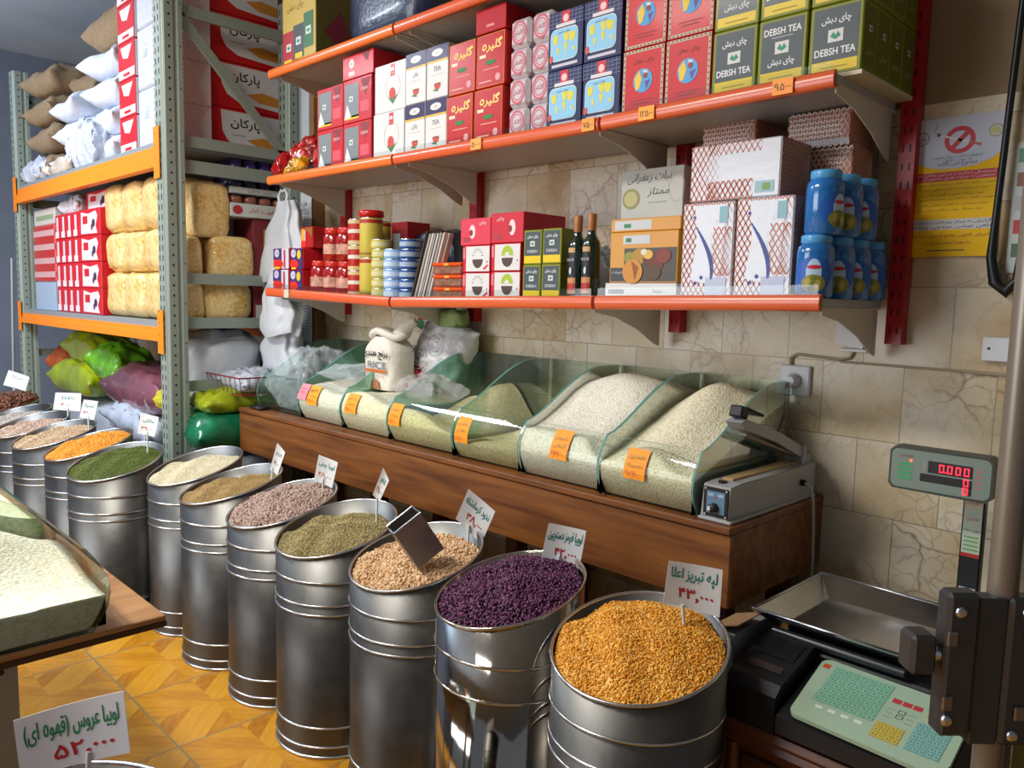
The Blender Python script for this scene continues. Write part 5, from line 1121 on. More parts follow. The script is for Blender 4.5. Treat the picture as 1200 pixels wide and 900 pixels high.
lay(BUR, -5.15, 1.95, ZT+.705, .62, .6, .27, 'burlap_sack', 'burlap sack lying on top of the white sacks', 'sack', gb, 31, -.12, .1, .03, .1)
for r in range(4): lay(BUR, -6.35+.04*math.sin(r*2), 1.89, ZT+.20*r+.004, .62, .62, .20, 'burlap_sack', f'burlap sack, {lev[r] if r < 3 else "top"} layer of the pile beside the white sacks', 'sack', gb, 40+r, 0, .04*r-.05, .035)
lay(BUR, -6.05, 2.0, ZT+.55, .30, .5, .17, 'burlap_sack', 'burlap sack leaning over the white sacks from the burlap pile', 'sack', gb, 48, .15, .3, .03)
FILM2 = film_mat('pale_plastic_film', '#d5dcea', .75, .2, 1.0, 20)
lay(FILM2, -6.45, 1.66, ZT+.003, .5, .2, .16, 'plastic_bag', 'crumpled clear plastic bag at the far end of the top deck edge', 'plastic bag', 'clear bags on the top deck', 51, 0, 0, .05)
lay(FILM2, -5.35, 1.67, ZT+.003, .55, .2, .30, 'plastic_bag', 'crumpled clear plastic bag on the top deck edge beside the red packs', 'plastic bag', 'clear bags on the top deck', 52, 0, 0, .06)
lay(mat('#c9bdb0', .3, coat=.4, var=.3, scale=9), -5.85, 1.655, ZT+.003, .62, .18, .10, 'plastic_bag', 'shiny brownish plastic bag on the top deck edge under white sacks', 'plastic bag', 'clear bags on the top deck', 53, 0, 0, .04)
# red and white packs, wrapped sugar, cartons
RW = K('#b81f2c')
def d_rp(b, f, w, h):
    b.rect(f, w*.02, w*.98, h*.05, h*.28, '#d8d4d6'); b.poly(f, [(w*.15, h*.9), (w*.85, h*.9), (w*.6, h*.55), (w*.3, h*.6)], '#d9cfd2', 1); b.rect(f, w*.3, w*.7, h*.1, h*.18, RW, 2)
def s_rp(b, f, d, h): b.rect(f, .004, d-.004, .004, h-.004, '#d3d3da'); b.disc(f, d*.5, h*.6, .05, .06, '#b03a44', 2); b.rect(f, d*.2, d*.8, h*.15, h*.25, '#b03a44', 2)
p = carton('red_pack', .245, .2, .196, RW, d_rp, s_rp)
for r in range(5):
    lb = f'red and white pack, {("bottom", "second from the bottom", "third from the bottom", "fourth from the bottom", "top")[r]} of the column on the top deck'
    place(p, -4.672, 1.62, ZT+.002, lb, 'pack', 'red and white packs on the top deck') if r == 0 else dup(p, (-4.672, 1.62, ZT+.002+.198*r), lb)
SW = mat('#cdd2de', .3, coat=.5, bump=.5, bscale=25)
def d_sw(b, f, w, h): b.net(Fr(f.p(w*.8, 0), f.u, f.v), w*.2, h, .02, .004, NET); b.text(f, 'قند', w*.4, h*.6, '#aeb6d6', w=w*.2, h=h*.2)
def s_sw(b, f, d, h): b.net(f, d, h, .022, .0045, NET)
p = carton('sugar_pack', .27, .2, .31, SW, d_sw, s_sw, ch=.008)
for r in range(3):
    lb = f'white wrapped sugar pack, {("bottom", "middle", "top")[r]} of the column behind the rack post on the top deck'
    place(p, -4.40, 1.63, ZT+.002, lb, 'sugar pack', 'wrapped sugar packs on the top deck') if r == 0 else dup(p, (-4.40, 1.63, ZT+.002+.313*r), lb)
def s_fine(b, f, d, h): b.rect(f, .002, d-.002, .003, h-.003, '#cfc6c8'); b.net(f, d, h, .014, .0034, NET, 2)
p = carton('sugar_pack', .12, .185, .215, SW, None, s_fine, ch=.004)
for r in range(4):
    lb = f'sugar pack with fine orange net print, {("bottom", "second", "third", "top")[r]} seen through the rack end'
    place(p, -4.215, 1.675, ZT+.002, lb, 'sugar pack', 'fine netted sugar packs on the top deck') if r == 0 else dup(p, (-4.215, 1.675, ZT+.002+.216*r), lb)
def s_cart(b, f, d, h):
    b.poly(f, [(d*.15, h*.95), (d*.17, h*.5), (d*.24, h*.3), (d*.4, h*.16), (d*.99, h*.10), (d*.99, h*.95)], '#d6d6d8', 1); b.text(f, 'پارکان', d*.5, h*.68, '#2a2426', w=d*.42, h=h*.26, fat=.0012)
    b.poly(f, [(d*.52, h*.36), (d*.75, h*.46), (d*.99, h*.4), (d*.99, h*.2), (d*.7, h*.22)], '#c98a3a', 2); b.rect(f, d*.3, d*.5, h*.42, h*.45, '#a8a8ac', 2)
p = carton('red_carton', .38, .40, .240, K('#b81c20'), None, s_cart)
for r in range(4):
    lb = f'red and white carton, {("bottom", "second", "third", "top")[r]} of the stack at the rack end'
    place(p, -4.395, 1.873, ZT+.002, lb, 'carton', 'red and white cartons at the rack end') if r == 0 else dup(p, (-4.395, 1.873, ZT+.002+.243*r), lb)
# middle deck: pasta bags
def pasta_mat():
    m, nt, bs, N, K_ = nodes('pasta_in_film')
    tc = N('ShaderNodeTexCoord'); n = N('ShaderNodeTexVoronoi'); n.inputs['Scale'].default_value = 60; K_(tc.outputs['Object'], n.inputs['Vector'])
    n2 = N('ShaderNodeTexNoise'); n2.inputs['Scale'].default_value = 9; K_(tc.outputs['Object'], n2.inputs['Vector'])
    mx = N('ShaderNodeMath', operation='MULTIPLY'); K_(n.outputs['Distance'], mx.inputs[0]); mx.inputs[1].default_value = .5
    ad = N('ShaderNodeMath', operation='ADD'); K_(mx.outputs[0], ad.inputs[0]); K_(n2.outputs[0], ad.inputs[1])
    rp = ramp(N, [(.3, '#a5762a'), (.55, '#cfa758'), (.85, '#e4cc92')]); K_(ad.outputs[0], rp.inputs[0]); K_(rp.outputs[0], bs.inputs['Base Color'])
    bp = N('ShaderNodeBump'); bp.inputs['Strength'].default_value = .7; bp.inputs['Distance'].default_value = .01; n3 = N('ShaderNodeTexNoise'); n3.inputs['Scale'].default_value = 30; K_(tc.outputs['Object'], n3.inputs['Vector']); K_(n3.outputs[0], bp.inputs['Height']); K_(bp.outputs[0], bs.inputs['Normal'])
    bs.inputs['Roughness'].default_value = .4; bs.inputs['Coat Weight'].default_value = .7; bs.inputs['Coat Roughness'].default_value = .15; K_(bp.outputs[0], bs.inputs['Coat Normal'])
    return m
PAS = pasta_mat(); gp = 'clear bags of yellow pasta'
def pbag(w, d, h, seed): return blob(w, d, h, PAS, seed, .07, 28, 18, .42, 1.6).obj('pasta_bag')
k = 0; row = ('bottom', 'middle', 'top'); coln = ('beside the red boxed packs', 'in the centre column', 'beside the orange rack bracket')
for c, x in enumerate((-4.99, -4.69, -4.38)):
    for r, (z0, h) in enumerate(((ZD, .262), (ZD+.255, .235), (ZD+.483, .285))):
        o = pbag(.31, .30, h, k+1) if r != 1 else pbag(.29, .29, h, k+1)
        place(o, x+.012*math.sin(k*2.3), 1.765, z0, f'clear bag of yellow pasta, {row[r]} row, {coln[c]}', 'pasta bag', gp); k += 1
for (x, y, z0, w, d, h, lb) in ((-4.27, 1.82, ZD+.43, .2, .24, .30, 'large clear pasta bag, topmost behind the rack post at the rack end'), (-4.27, 1.93, ZD+.225, .2, .27, .24, 'clear pasta bag resting above the grey cross bar at the rack end'), (-4.27, 1.91, ZD, .2, .27, .235, 'clear pasta bag on the deck below the cross bar at the rack end')):
    pass
place(pbag(.17, .22, .29, 21), -4.175, 1.825, ZD+.44, 'large clear pasta bag, topmost of the bags seen through the rack end', 'pasta bag', gp)
place(pbag(.17, .255, .25, 22), -4.175, 1.945, ZD+.205, 'clear pasta bag behind the upper half of the grey cross bar at the rack end', 'pasta bag', gp)
place(pbag(.17, .26, .215, 23), -4.175, 1.92, ZD, 'clear pasta bag on the deck under the grey cross bar at the rack end', 'pasta bag', gp)
place(pbag(.15, .10, .24, 24), -4.18, 1.735, ZD+.205, 'narrow clear pasta bag tucked behind the rack post, upper', 'pasta bag', gp)
place(pbag(.15, .11, .215, 25), -4.18, 1.735, ZD, 'narrow clear pasta bag tucked behind the rack post, lower', 'pasta bag', gp)
# red boxed packs
def d_rb(b, f, w, h):
    b.poly(f, [(w*.08, h*.08), (w*.88, h*.06), (w*.8, h*.35), (w*.9, h*.7), (w*.82, h*.9), (w*.45, h*.82), (w*.1, h*.92)], '#d6d0d6'); b.rect(f, w*.18, w*.42, h*.45, h*.75, RW, 2); b.disc(f, w*.7, h*.45, .03, .026, '#3a2a44', 2, 9); b.disc(f, w*.62, h*.3, .02, .02, '#5a3a54', 2, 8)
p = carton('boxed_pack', .385, .25, .160, RW, d_rb, ch=.004); gr = 'red boxed packs on the middle deck'
for r in range(4):
    lb = f'red box with white label and dark fruit mark, {("bottom", "second", "third", "top")[r]} beside the pasta'
    place(p, -5.345, 1.61, ZD+.001, lb, 'boxed pack', gr) if r == 0 else dup(p, (-5.345, 1.61, ZD+.001+.1615*r), lb)
def d_rs(b, f, w, h):
    for i in range(4): x = w*(i+.22)/4; b.rect(f, x, x+w*.08, h*.1, h*.9, '#d0c6cc'); b.rect(f, x-w*.05, x+w*.1, h*.05, h*.3, '#d6d2d6', 2)
p = carton('boxed_pack', .52, .25, .160, RW, d_rs, ch=.004)
for r in range(4):
    lb = f'red pack with upright white stripes, {("bottom", "second", "third", "top")[r]} of the stack next to the white labelled boxes'
    place(p, -5.81, 1.615, ZD+.001, lb, 'boxed pack', gr) if r == 0 else dup(p, (-5.81, 1.615, ZD+.001+.1615*r), lb)
place(carton('boxed_pack', .45, .25, .11, RW, d_rb), -5.33, 1.66, ZD+.65, 'red box with white label lying on the top of both red stacks', 'boxed pack', gr)
lay(mat('#d5d9e2', .4, bump=.3, bscale=40), -5.85, 1.75, ZD+.65, .42, .26, .12, 'plastic_bag', 'white filled plastic bag on top of the striped red packs', 'plastic bag', None, 61)
def d_cl(b, f, w, h):
    for i in range(4): b.rect(f, .002, w-.002, h*(.08+i*.24), h*(.18+i*.24), '#c9a3a3')
place(carton('red_bundle', .52, .25, .40, K('#b52a22', .2), d_cl, ch=.01), -6.38, 1.62, ZD+.2, 'shiny wrapped red bundle on a pale carton at the far end of the middle deck', 'bundle', gr)
place(carton('pale_carton', .50, .26, .198, mat('#9fb0c4', .5)), -6.38, 1.62, ZD+.001, 'pale blue carton under the shiny red bundle', 'carton', gr)
place(carton('pale_carton', .52, .24, .11, mat('#c3bfb8', .5), lambda b, f, w, h: b.rect(f, w*.1, w*.9, h*.3, h*.6, '#8a9a7a')), -6.38, 1.63, ZD+.601, 'pale carton on top of the shiny red bundle', 'carton', gr)
# trays of jars at the rack end
place(carton('brown_carton', .24, .30, .56, mat('#7a2f34', .6), None, lambda b, f, d, h: (b.rect(f, .01, d-.01, .01, .09, '#c9c4c8'), b.rect(f, d*.2, d*.6, h*.7, h*.9, '#b8a03a'))), -4.235, 2.095-.03, ZD+.001, 'burgundy carton behind the pasta bags at the rack end', 'carton', 'goods at the rack end')
def tray(x, y, z, name, label, lids, body, txt, mark, h, jh):
    t = thing(name, label, 'jar tray', (x, y, z), 0, 'trays of jars at the rack end'); b = MB(); w, d = .26, .34
    b.box(-w/2, w/2, -d/2, d/2, 0, h, mat('#cdd3d0', .5), .003); f = rside(w/2, -d/2, 0); b.text(f, txt, d*.5, h*.5, mark, w=d*.4, h=h*.4)
    if mark == '#b03038': b.disc(f, d*.12, h*.5, .028, .024, mark, 2); b.text(f, 'بهار', d*.75, h*.5, '#b86a7a', w=d*.3, h=h*.3)
    else: b.rect(f, 0.004, d-.004, h*.04, h*.12, '#5a8a7a', 2)
    b.obj('tray', t)
    b0 = MB(); b0.lathe([(.036, 0), (.04, .005), (.04, jh*.72), (.034, jh*.8)], body, 14); b0.lathe([(.036, jh*.8), (.036, jh*.97), (.033, jh)], lids, 14)
    o = None
    for i in range(3):
        for j in range(4):
            if o is None: o = b0.obj('jar', t, (-.085, -.125, h+.001)); continue
            c = o.copy(); C.objects.link(c); c.parent = t; c.location = (-.085+.085*i, -.125+.084*j, h+.001)
    return t
tray(-4.23, 2.1, ZD+.562, 'jar_tray', 'white tray of brown jars with red fruit mark, lower one at the rack end', K('#2a2430', .25), K('#8a5a4a', .2), 'رب انار', '#b03038', .072, .046)
tray(-4.23, 2.1, ZD+.684, 'jar_tray', 'white tray of dark jars with green line, second one at the rack end', K('#3a3f5a', .2), K('#2a2a45', .2), 'روغن خانگی', '#3f6a5a', .036, .062)
tray(-4.23, 2.1, ZD+.784, 'jar_tray', 'thin tray of purple jars right under the top deck at the rack end', K('#5a4a8a', .2), K('#4a3a75', .2), 'مربا', '#3f6a5a', .012, .068)
# lower bay
gl = 'sacks in the lower bay'
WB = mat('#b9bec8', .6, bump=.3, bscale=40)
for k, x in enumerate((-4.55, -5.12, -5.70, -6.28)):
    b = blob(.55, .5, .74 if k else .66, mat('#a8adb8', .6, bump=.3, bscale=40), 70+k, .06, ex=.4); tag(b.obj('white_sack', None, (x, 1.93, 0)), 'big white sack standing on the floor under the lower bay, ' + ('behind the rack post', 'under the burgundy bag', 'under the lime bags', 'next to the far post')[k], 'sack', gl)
LIME = mat('#8d9c1c', .25, var=.25, scale=7, coat=.5); LIME2 = mat('#5f9a1c', .22, var=.35, scale=14, coat=.6)
lay(mat('#a9b0c0', .7, bump=.4, bscale=30), -4.78, 1.72, .66, .75, .30, .16, 'white_cloth_bag', 'white cloth bag hanging out under the burgundy bag', 'bag', gl, 80, .1, 0, .05)
lay(mat('#6f4550', .25, coat=.5, var=.5, scale=3), -4.87, 1.80, .80, .95, .34, .27, 'burgundy_bag', 'greyish burgundy filled plastic bag beside the lime bags', 'bag', gl, 81, 0, 0, .03, .05, pw=.6)
lay(LIME, -6.02, 1.80, .78, .85, .34, .24, 'lime_bag', 'lime green filled bag, lower of the two with white seams', 'bag', gl, 82, 0, .05, .03)
lay(LIME, -5.95, 1.84, 1.0, .72, .34, .21, 'lime_bag', 'lime green filled bag, upper one under the orange beam', 'bag', gl, 83, .05, 0, .03)
lay(LIME2, -5.42, 1.80, .92, .42, .32, .24, 'green_bag', 'shiny bright green filled bag between lime bags and burgundy bag', 'bag', gl, 84, .25, .1, .03)
lay(mat('#a3542c', .5, var=.3, scale=6), -6.55, 1.86, .86, .40, .34, .22, 'orange_sack', 'orange brown sack behind the lime bags at the far post', 'sack', gl, 85)
place(carton('dark_carton', .8, .3, .36, mat('#4f423a', .8), None), -4.75, 2.05, .80, 'dark brown carton in the shadow behind the burgundy bag', 'carton', gl)
b = MB(); b.box(-5.4, -4.3, 1.95, 2.3, .74, .80, mat('#5a4a3a', .8)); tag(b.obj('wooden_board'), 'wooden board across the sacks under the dark carton', 'board')
# between rack and bench
GRNS = mat('#126a4a', .25, coat=.5, var=.15, scale=9)
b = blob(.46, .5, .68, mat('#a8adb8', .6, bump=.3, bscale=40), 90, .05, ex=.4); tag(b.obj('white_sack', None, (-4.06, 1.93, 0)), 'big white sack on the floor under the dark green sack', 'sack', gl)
lay(GRNS, -4.04, 1.86, .685, .48, .50, .22, 'green_sack', 'dark green glossy sack between rack post and wooden bench', 'sack', gl, 91, 0, 0, .015, .06, pw=.6)
lay(mat('#8f9a1f', .25, coat=.5, var=.3, scale=8), -4.02, 1.86, .885, .36, .40, .11, 'yellow_bag', 'yellow green bag lying on the dark green sack', 'bag', gl, 92)
lay(mat('#c2b92e', .25, coat=.5, var=.3, scale=8), -4.32, 1.72, .86, .2, .2, .12, 'yellow_bag', 'yellow bag end sticking out behind the rack post', 'bag', gl, 93)
WP = mat('#cfd5dd', .38, bump=.35, bscale=22, coat=.15)
b = blob(.40, .42, .40, mat('#c3c8d0', .45, bump=.35, bscale=18), 95, .16, 34, 22, .6, 2.2); tag(b.obj('white_bag', None, (-4.30, 1.93, .90)), 'bulging white carrier bag in the rack behind the red wire basket', 'bag', 'white carrier bags')
# red wire basket
t = thing('wire_basket', 'red wire basket holding clear bags at the bench end', 'basket', (-3.95, 1.97, .985)); RW_ = mat('#7e2a28', .4)
def rr(w, d, z): return [(-w/2, -d/2, z), (w/2, -d/2, z), (w/2, d/2, z), (-w/2, d/2, z)]
b = MB(); b.tube(rr(.44, .36, .09), .004, RW_, 6, True, False); b.obj('top_rim', t)
b = MB(); b.tube(rr(.40, .32, .0), .003, RW_, 6, True, False); b.obj('bottom_rim', t)
b = MB()
for i in range(9):
    s = i/8-.5
    for (p0, p1) in (((s*.44, -.18, .09), (s*.40, -.16, 0)), ((s*.44, .18, .09), (s*.40, .16, 0))): b.tube([p0, p1], .0018, RW_, 5, False, False)
    b.tube([(s*.40, -.16, 0), (s*.40, .16, 0)], .0016, RW_, 5, False, False)
for i in range(1, 7):
    s = i/7-.5
    for sx in (-1, 1): b.tube([(sx*.22, s*.36, .09), (sx*.20, s*.32, 0)], .0018, RW_, 5, False, False)
b.obj('wires', t)
lay(FILM2, -3.95, 1.97, .992, .36, .28, .10, 'plastic_bag', 'clear plastic bags lying in the red wire basket', 'plastic bag', None, 97, 0, 0, .04)
b = MB(); b.tube([(-.05, -.02, .008), (.05, -.02, .008), (.05, .02, .008), (-.05, .02, .008)], .009, BLK, 8, True); tag(b.obj('black_clip', None, (-3.68, 1.87, ZB+.001)), 'small black plastic ring on the bench end beside the basket', 'clip')
# hanging white bags
def hang(x, y, z0, w, d, h, seed, label, knot=True):
    t = thing('carrier_bag', label, 'carrier bag', (x, y, z0), 0, 'white carrier bags hung at the shelf end'); b = MB(); n, m = 56, 26
    def fn(a, v):
        th = 2*PI*a; neck = 1-.62*max(0, (v-.25)/.75)**1.25
        if v < .08: neck *= .86+v*1.75
        fold = 1+(.05+.22*v)*math.sin(th*6+seed+v*1.5)*.6+.10*nz(math.cos(th)*2.5+seed, math.sin(th)*2.5, v*4)
        drop = .05*math.sin(th*3+seed)*(1-v)
        return (w/2*math.copysign(abs(math.cos(th))**.6, math.cos(th))*neck*fold+.10*v*v*(1 if seed != 4 else -.5)*w+.035*nz(v*4, seed, 1), d/2*math.copysign(abs(math.sin(th))**.8, math.sin(th))*neck*fold, h*v+drop*h+.06*h*(1-v)*math.cos(th)*.5+.09*h*(1-v)*0)
    b.grid(fn, n, m, WP, True, True); b.add([fn(i/n, 0) for i in range(n)], [tuple(range(n))], WP); b.obj('bag', t)
    b = MB()
    for s in (-1, 1): b.tube([(s*w*.07, 0, h*.96), (s*w*.12, .0, h*1.07), (s*w*.05, 0, h*1.14), (0, .0, h*1.12)], [.012, .01, .008, .008], WP, 8)
    b.obj('handles', t)
    return t
hang(-3.92, 2.14, 1.55, .40, .13, .44, 1, 'white carrier bag hung beside the tomato paste packs, uppermost of three')
hang(-3.80, 2.06, 1.29, .34, .12, .34, 4, 'white carrier bag hung under the bottom shelf end, middle of three')
hang(-3.90, 2.12, .985+.09, .36, .14, .36, 7, 'white carrier bag over the wire basket, lowest of three')

b = MB(); b.tube([(-6.93, 1.50, 0), (-6.90, 1.535, 1.72)], .011, mat('#9aa2a8', .4, metal=.3), 8); tag(b.obj('thin_rod'), 'thin grey rod leaning on the far post of the storage rack', 'rod')

# ================================================================== RICE BAGS, SEALER, SOCKET, POSTER
t = thing('rice_bag', 'upright white rice bag with printed RICE lettering and rolled top', 'rice bag', (-2.91, 2.11, ZB+.165))
WR = mat('#d8d3c8', .5, var=.05, scale=20, bump=.3, bscale=50)
b = MB(); w, d, h = .25, .15, .235
def fn(a, v):
    th = 2*PI*a; k = 1+.05*nz(math.cos(th)*2, math.sin(th)*2, v*4)
    nk = 1 if v < .75 else 1-.55*((v-.75)/.25)**1.5
    if v < .08: nk *= .88+1.5*v
    return (w/2*math.copysign(abs(math.cos(th))**.55, math.cos(th))*nk*k, d/2*math.copysign(abs(math.sin(th))**.75, math.sin(th))*(.55+.45*nk)*k, h*v)
b.grid(fn, 30, 20, WR, True, True); b.add([fn(i/30, 0) for i in range(30)], [tuple(range(30))], WR)
f = front(-w/2, -d/2-.006, 0)
b.text(f, 'برنج هندی', w*.5, h*.66, '#2a4a5a', w=w*.74, h=.04, fat=.0008, L=1); b.text(f, 'RICE', w*.55, h*.47, '#3a5a6a', w=w*.55, h=.03, L=1); b.rect(f, w*.18, w*.82, h*.33, h*.39, '#b5682e', 1); b.text(f, '* * * *', w*.5, h*.27, '#8a6a4a', w=w*.5, h=.01, L=1)
b.poly(f, [(w*.36, h*.02), (w*.64, h*.02), (w*.6, h*.16), (w*.5, h*.21), (w*.4, h*.16)], '#b07a5a', 1); b.obj('bag', t)
b = MB(); N = 26
P = [(.085*math.cos(2*PI*i/N)*1.35, .05*math.sin(2*PI*i/N), h+.012+.012*math.sin(2*PI*i/N*3+.5)) for i in range(N)]; b.tube(P, .018, WR, 10, True); b.tube([(.05, 0, h), (.12, .0, h+.05), (.16, .02, h+.075)], [.03, .03, .015], WR, 10); b.obj('rolled_top', t)
t = thing('patterned_bag', 'large white bag with embossed swirls, red corner and green tied top', 'rice bag', (-2.75, 2.23, ZB+.165), 0)
m1 = mat('#d2d3d6', .4, coat=.2, bump=.15, bscale=30)
b = MB(); T = Matrix.Translation((.02, .05, .17))@RX(.28, 'Y')@RX(1.42, 'X')@Matrix.Translation((0, 0, -.05)); sack(.36, .31, .13, m1, 3, .02, 24, .6, 5, .55, .07, b, T); b.obj('bag', t)
b = MB(); f = Fr(T@Vector((-.19, -.17, .137)), T.to_3x3()@Vector((1, 0, 0)), T.to_3x3()@Vector((0, 1, 0)))
for (x, y, r) in ((.2, .2, .05), (.28, .12, .045), (.13, .11, .05), (.3, .24, .04), (.22, .06, .04)):
    for q in (1, .66, .33): b.ring(f, x, y, r*q, r*q, .004, '#b9babf', 2)
b.rect(f, .05, .10, .235, .275, '#2f6a3a', 4); b.poly(f, [(.045, .285), (.1, .3), (.1, .28), (.06, .27)], '#c02a34', 4); b.text(f, 'برنج ممتاز', .12, .215, '#5a5a5a', w=.1, h=.016, L=4); b.obj('print', t)
b = MB(); blob(.16, .07, .075, mat('#7d8f5e', .5, var=.4, scale=20), 5, .3, mb=b, T=Matrix.Translation((.10, .03, .285))); b.obj('tied_top', t)
b = MB(); sack(.2, .14, .07, mat('#c9303c', .35, var=.6, scale=18), 6, .02, 16, mb=b, T=Matrix.Translation((-.13, -.05, .03))@RX(.5, 'X')); b.obj('red_corner', t)
b = sack(.28, .20, .10, film_mat('clear_bag_film', '#e3dfe2', .3, .12, .9, 22), 14, .02, 26); tag(b.obj('plastic_bag', None, (-2.52, 2.03, ZB+.160)), 'crumpled clear plastic bag in front of the swirl patterned bag', 'plastic bag')
# heat sealer
LG = mat('#a9aaac', .4, metal=.15)
t = thing('heat_sealer', 'grey impulse heat sealer with raised arm at the bench end', 'heat sealer', (-1.075, 2.09, ZB+.001), .0)
b = MB(); b.prism([(-.045, -.245, 0), (-.038, -.245, .098), (-.034, -.2, .104), (-.034, .25, .104), (-.034, .25, 0)], (.080, 0, 0), LG); b.box(-.05, .05, -.252, .255, 0, .008, LG, .002); b.obj('body', t)
b = MB(); b.box(-.036, .038, -.2485, -.2455, .012, .092, BLK, .001); f = front(-.036, -.2485, .012); b.rect(f, .010, .064, .010, .070, '#5f7f96', 1); b.disc(f, .037, .052, .004, .003, '#a03a2a', 2, 8); b.rect(f, .014, .03, .056, .064, '#9fb4c4', 2); b.rect(f, .044, .06, .056, .064, '#9fb4c4', 2)
for (x, y) in ((.006, .005), (.068, .005), (.006, .075), (.068, .075)): b.disc(f, x, y, .003, .003, '#b0b0b0', 2, 8)
b.obj('control_panel', t)
b = MB(); b.lathe([(.013, 0), (.012, .014), (.004, .016)], K('#2a2a2c'), 16, T=Matrix.Translation((-.002, -.2485, .038))@RX(PI/2, 'X')); b.box(-.012, -.004, -.268, -.262, .033, .043, '#d8d8d8'); b.obj('dial', t)
b = MB(); b.box(-.016, .016, -.19, .20, .104, .110, mat('#b79a72', .5), .001); b.obj('sealing_bar', t)
b = MB(); b.tube([(0, -.215, .10), (0, -.215, .106)], .012, BLK, 10); b.obj('button', t)
b = MB(); b.box(-.030, .030, .19, .25, .10, .128, LG, .004); b.obj('hinge_block', t)
b = MB(); an = math.radians(17); T = Matrix.Translation((0, .225, .125))@RX(-an, 'X')
b.prism([T@Vector((-.024, 0, -.012)), T@Vector((-.024, 0, .020)), T@Vector((-.024, -.20, .034)), T@Vector((-.024, -.40, .030)), T@Vector((-.024, -.425, .014)), T@Vector((-.024, -.40, .002)), T@Vector((-.024, -.2, .004))], (.048, 0, 0), LG); b.obj('arm', t)
b = MB(); b.box(-.012, .012, -.36, -.03, -.012, -.004, mat('#8a7a68', .4), .001, T); b.obj('pressing_bar', t)
b = MB(); b.box(-.02, .02, -.425, -.385, .030, .062, BLK, .004, T); b.box(-.022, .022, -.40, -.30, .056, .064, BLK, .003, T); b.obj('handle', t)
b = MB(); b.tube([(.030, .19, .105), (.030, .205, .135), (.030, .20, .16)], .003, BRIGHT, 6); b.obj('spring', t)
b = MB(); b.tube([(.046, .16, .055), (.058, .16, .055)], .010, BLK, 10); b.tube([(.052, .16, .055), (.072, .165, .045), (.080, .17, .01), (.082, .18, -.08), (.086, .18, -.19), (.085, .18, -.24)], .0045, mat('#b9b4a2', .5), 8); b.obj('power_cord', t)
# socket, plug and wall wiring
def face_box(name, x0, x1, z0, z1, d, m, label, cat):
    b = MB(); b.box(x0, x1, 2.379-d, 2.379, z0, z1, m, .004); return b, name, label, cat
PW = mat('#d9dce2', .4)
t = thing('wall_socket', 'square white wall socket with a round plug in it', 'socket', (-1.127, 2.379, 1.269))
b = MB(); b.box(-.05, .05, -.014, 0, -.048, .048, PW, .004); b.disc(front(0, -.014, 0), 0, 0, .026, .026, '#b9bcc2', 1); b.obj('cover', t)
b = MB(); b.lathe([(.020, 0), (.020, .018), (.014, .034)], PW, 18, T=Matrix.Translation((.002, -.0145, 0))@RX(PI/2, 'X')); b.tube([(.0, -.045, -.005), (-.01, -.06, -.03), (-.005, -.055, -.10), (.03, -.04, -.2), (.05, -.025, -.34)], .0035, mat('#8b7f72', .6), 8); b.obj('plug', t)
t = thing('junction_box', 'small square white junction box on the marble wall beside the glass door pole', 'junction box', (-.576, 2.379, 1.40)); b = MB(); b.box(-.034, .034, -.02, 0, -.032, .032, PW, .003); f = front(-.034, -.02, -.032); b.obj('cover', t); b = MB(); b.disc(f, .016, .034, .004, .004, '#333333', 1, 10); b.obj('hole', t)
t = thing('broken_box', 'broken white junction box under the end bracket of the bottom shelf', 'junction box', (-.965, 2.379, 1.415)); b = MB(); b.prism([(-.04, -.022, .05), (-.035, -.022, -.02), (.045, -.022, -.035), (.05, -.022, -.01), (.0, -.022, .02)], (0, .022, 0), PW); b.obj('body', t); b = MB(); b.box(-.02, .06, -.03, 0, -.045, -.035, PW, .002); b.obj('lip', t)
t = thing('wall_cable', 'thin cream cable running along the marble joint above the socket', 'cable', (-1.0, 2.375, 1.34)); WC = mat('#a89a80', .6)
b = MB(); b.tube([(-.145, -.004, -.024), (-.145, -.006, .0), (-.125, -.004, .012), (-.06, -.003, .008), (.01, -.003, .004), (.04, -.003, .012), (.052, -.003, .04)], .0045, WC, 8); b.obj('loop', t)
b = MB(); b.tube([(.01, -.003, -.002), (.15, -.003, -.003), (.30, -.003, -.004), (.6, -.003, -.008)], .0035, WC, 8); b.obj('run', t)
# poster
t = thing('no_smoking_poster', 'yellow and white no smoking poster with Persian text on the wall', 'poster', (-.722, 2.372, 1.645)); b = MB(); w, h = .235, .372
b.box(-w/2, w/2, -.003, 0, 0, h, mat('#e4ba08', .55, spec=.25)); f = front(-w/2, -.003, 0); PWH = mat('#c3c7d6', .55, spec=.25)
b.poly(f, [(0.001, h*.999), (0.001, h*.72), (w*.15, h*.67), (w*.35, h*.635), (w*.55, h*.63), (w*.75, h*.645), (w*.9, h*.68), (w*.999, h*.73), (w*.999, h*.999)], PWH)
b.ring(f, w*.56, h*.83, .038, .036, .012, '#b3202c', 2); b.poly(f, [(w*.47, h*.79), (w*.51, h*.77), (w*.66, h*.87), (w*.62, h*.89)], '#b3202c', 3)
b.poly(f, [(w*.33, h*.885), (w*.34, h*.87), (w*.78, h*.775), (w*.79, h*.79)], '#d8d4cc', 3); b.poly(f, [(w*.66, h*.817), (w*.655, h*.80), (w*.78, h*.773), (w*.79, h*.79)], '#b05a50', 4); b.disc(f, w*.335, h*.878, .005, .005, '#4a4a4a', 4, 8)
b.tube([f.p(w*.32, h*.885, .001), f.p(w*.28, h*.91, .001), f.p(w*.32, h*.94, .001), f.p(w*.29, h*.97, .001)], .0012, mat('#9a9fb0', .6), 5)
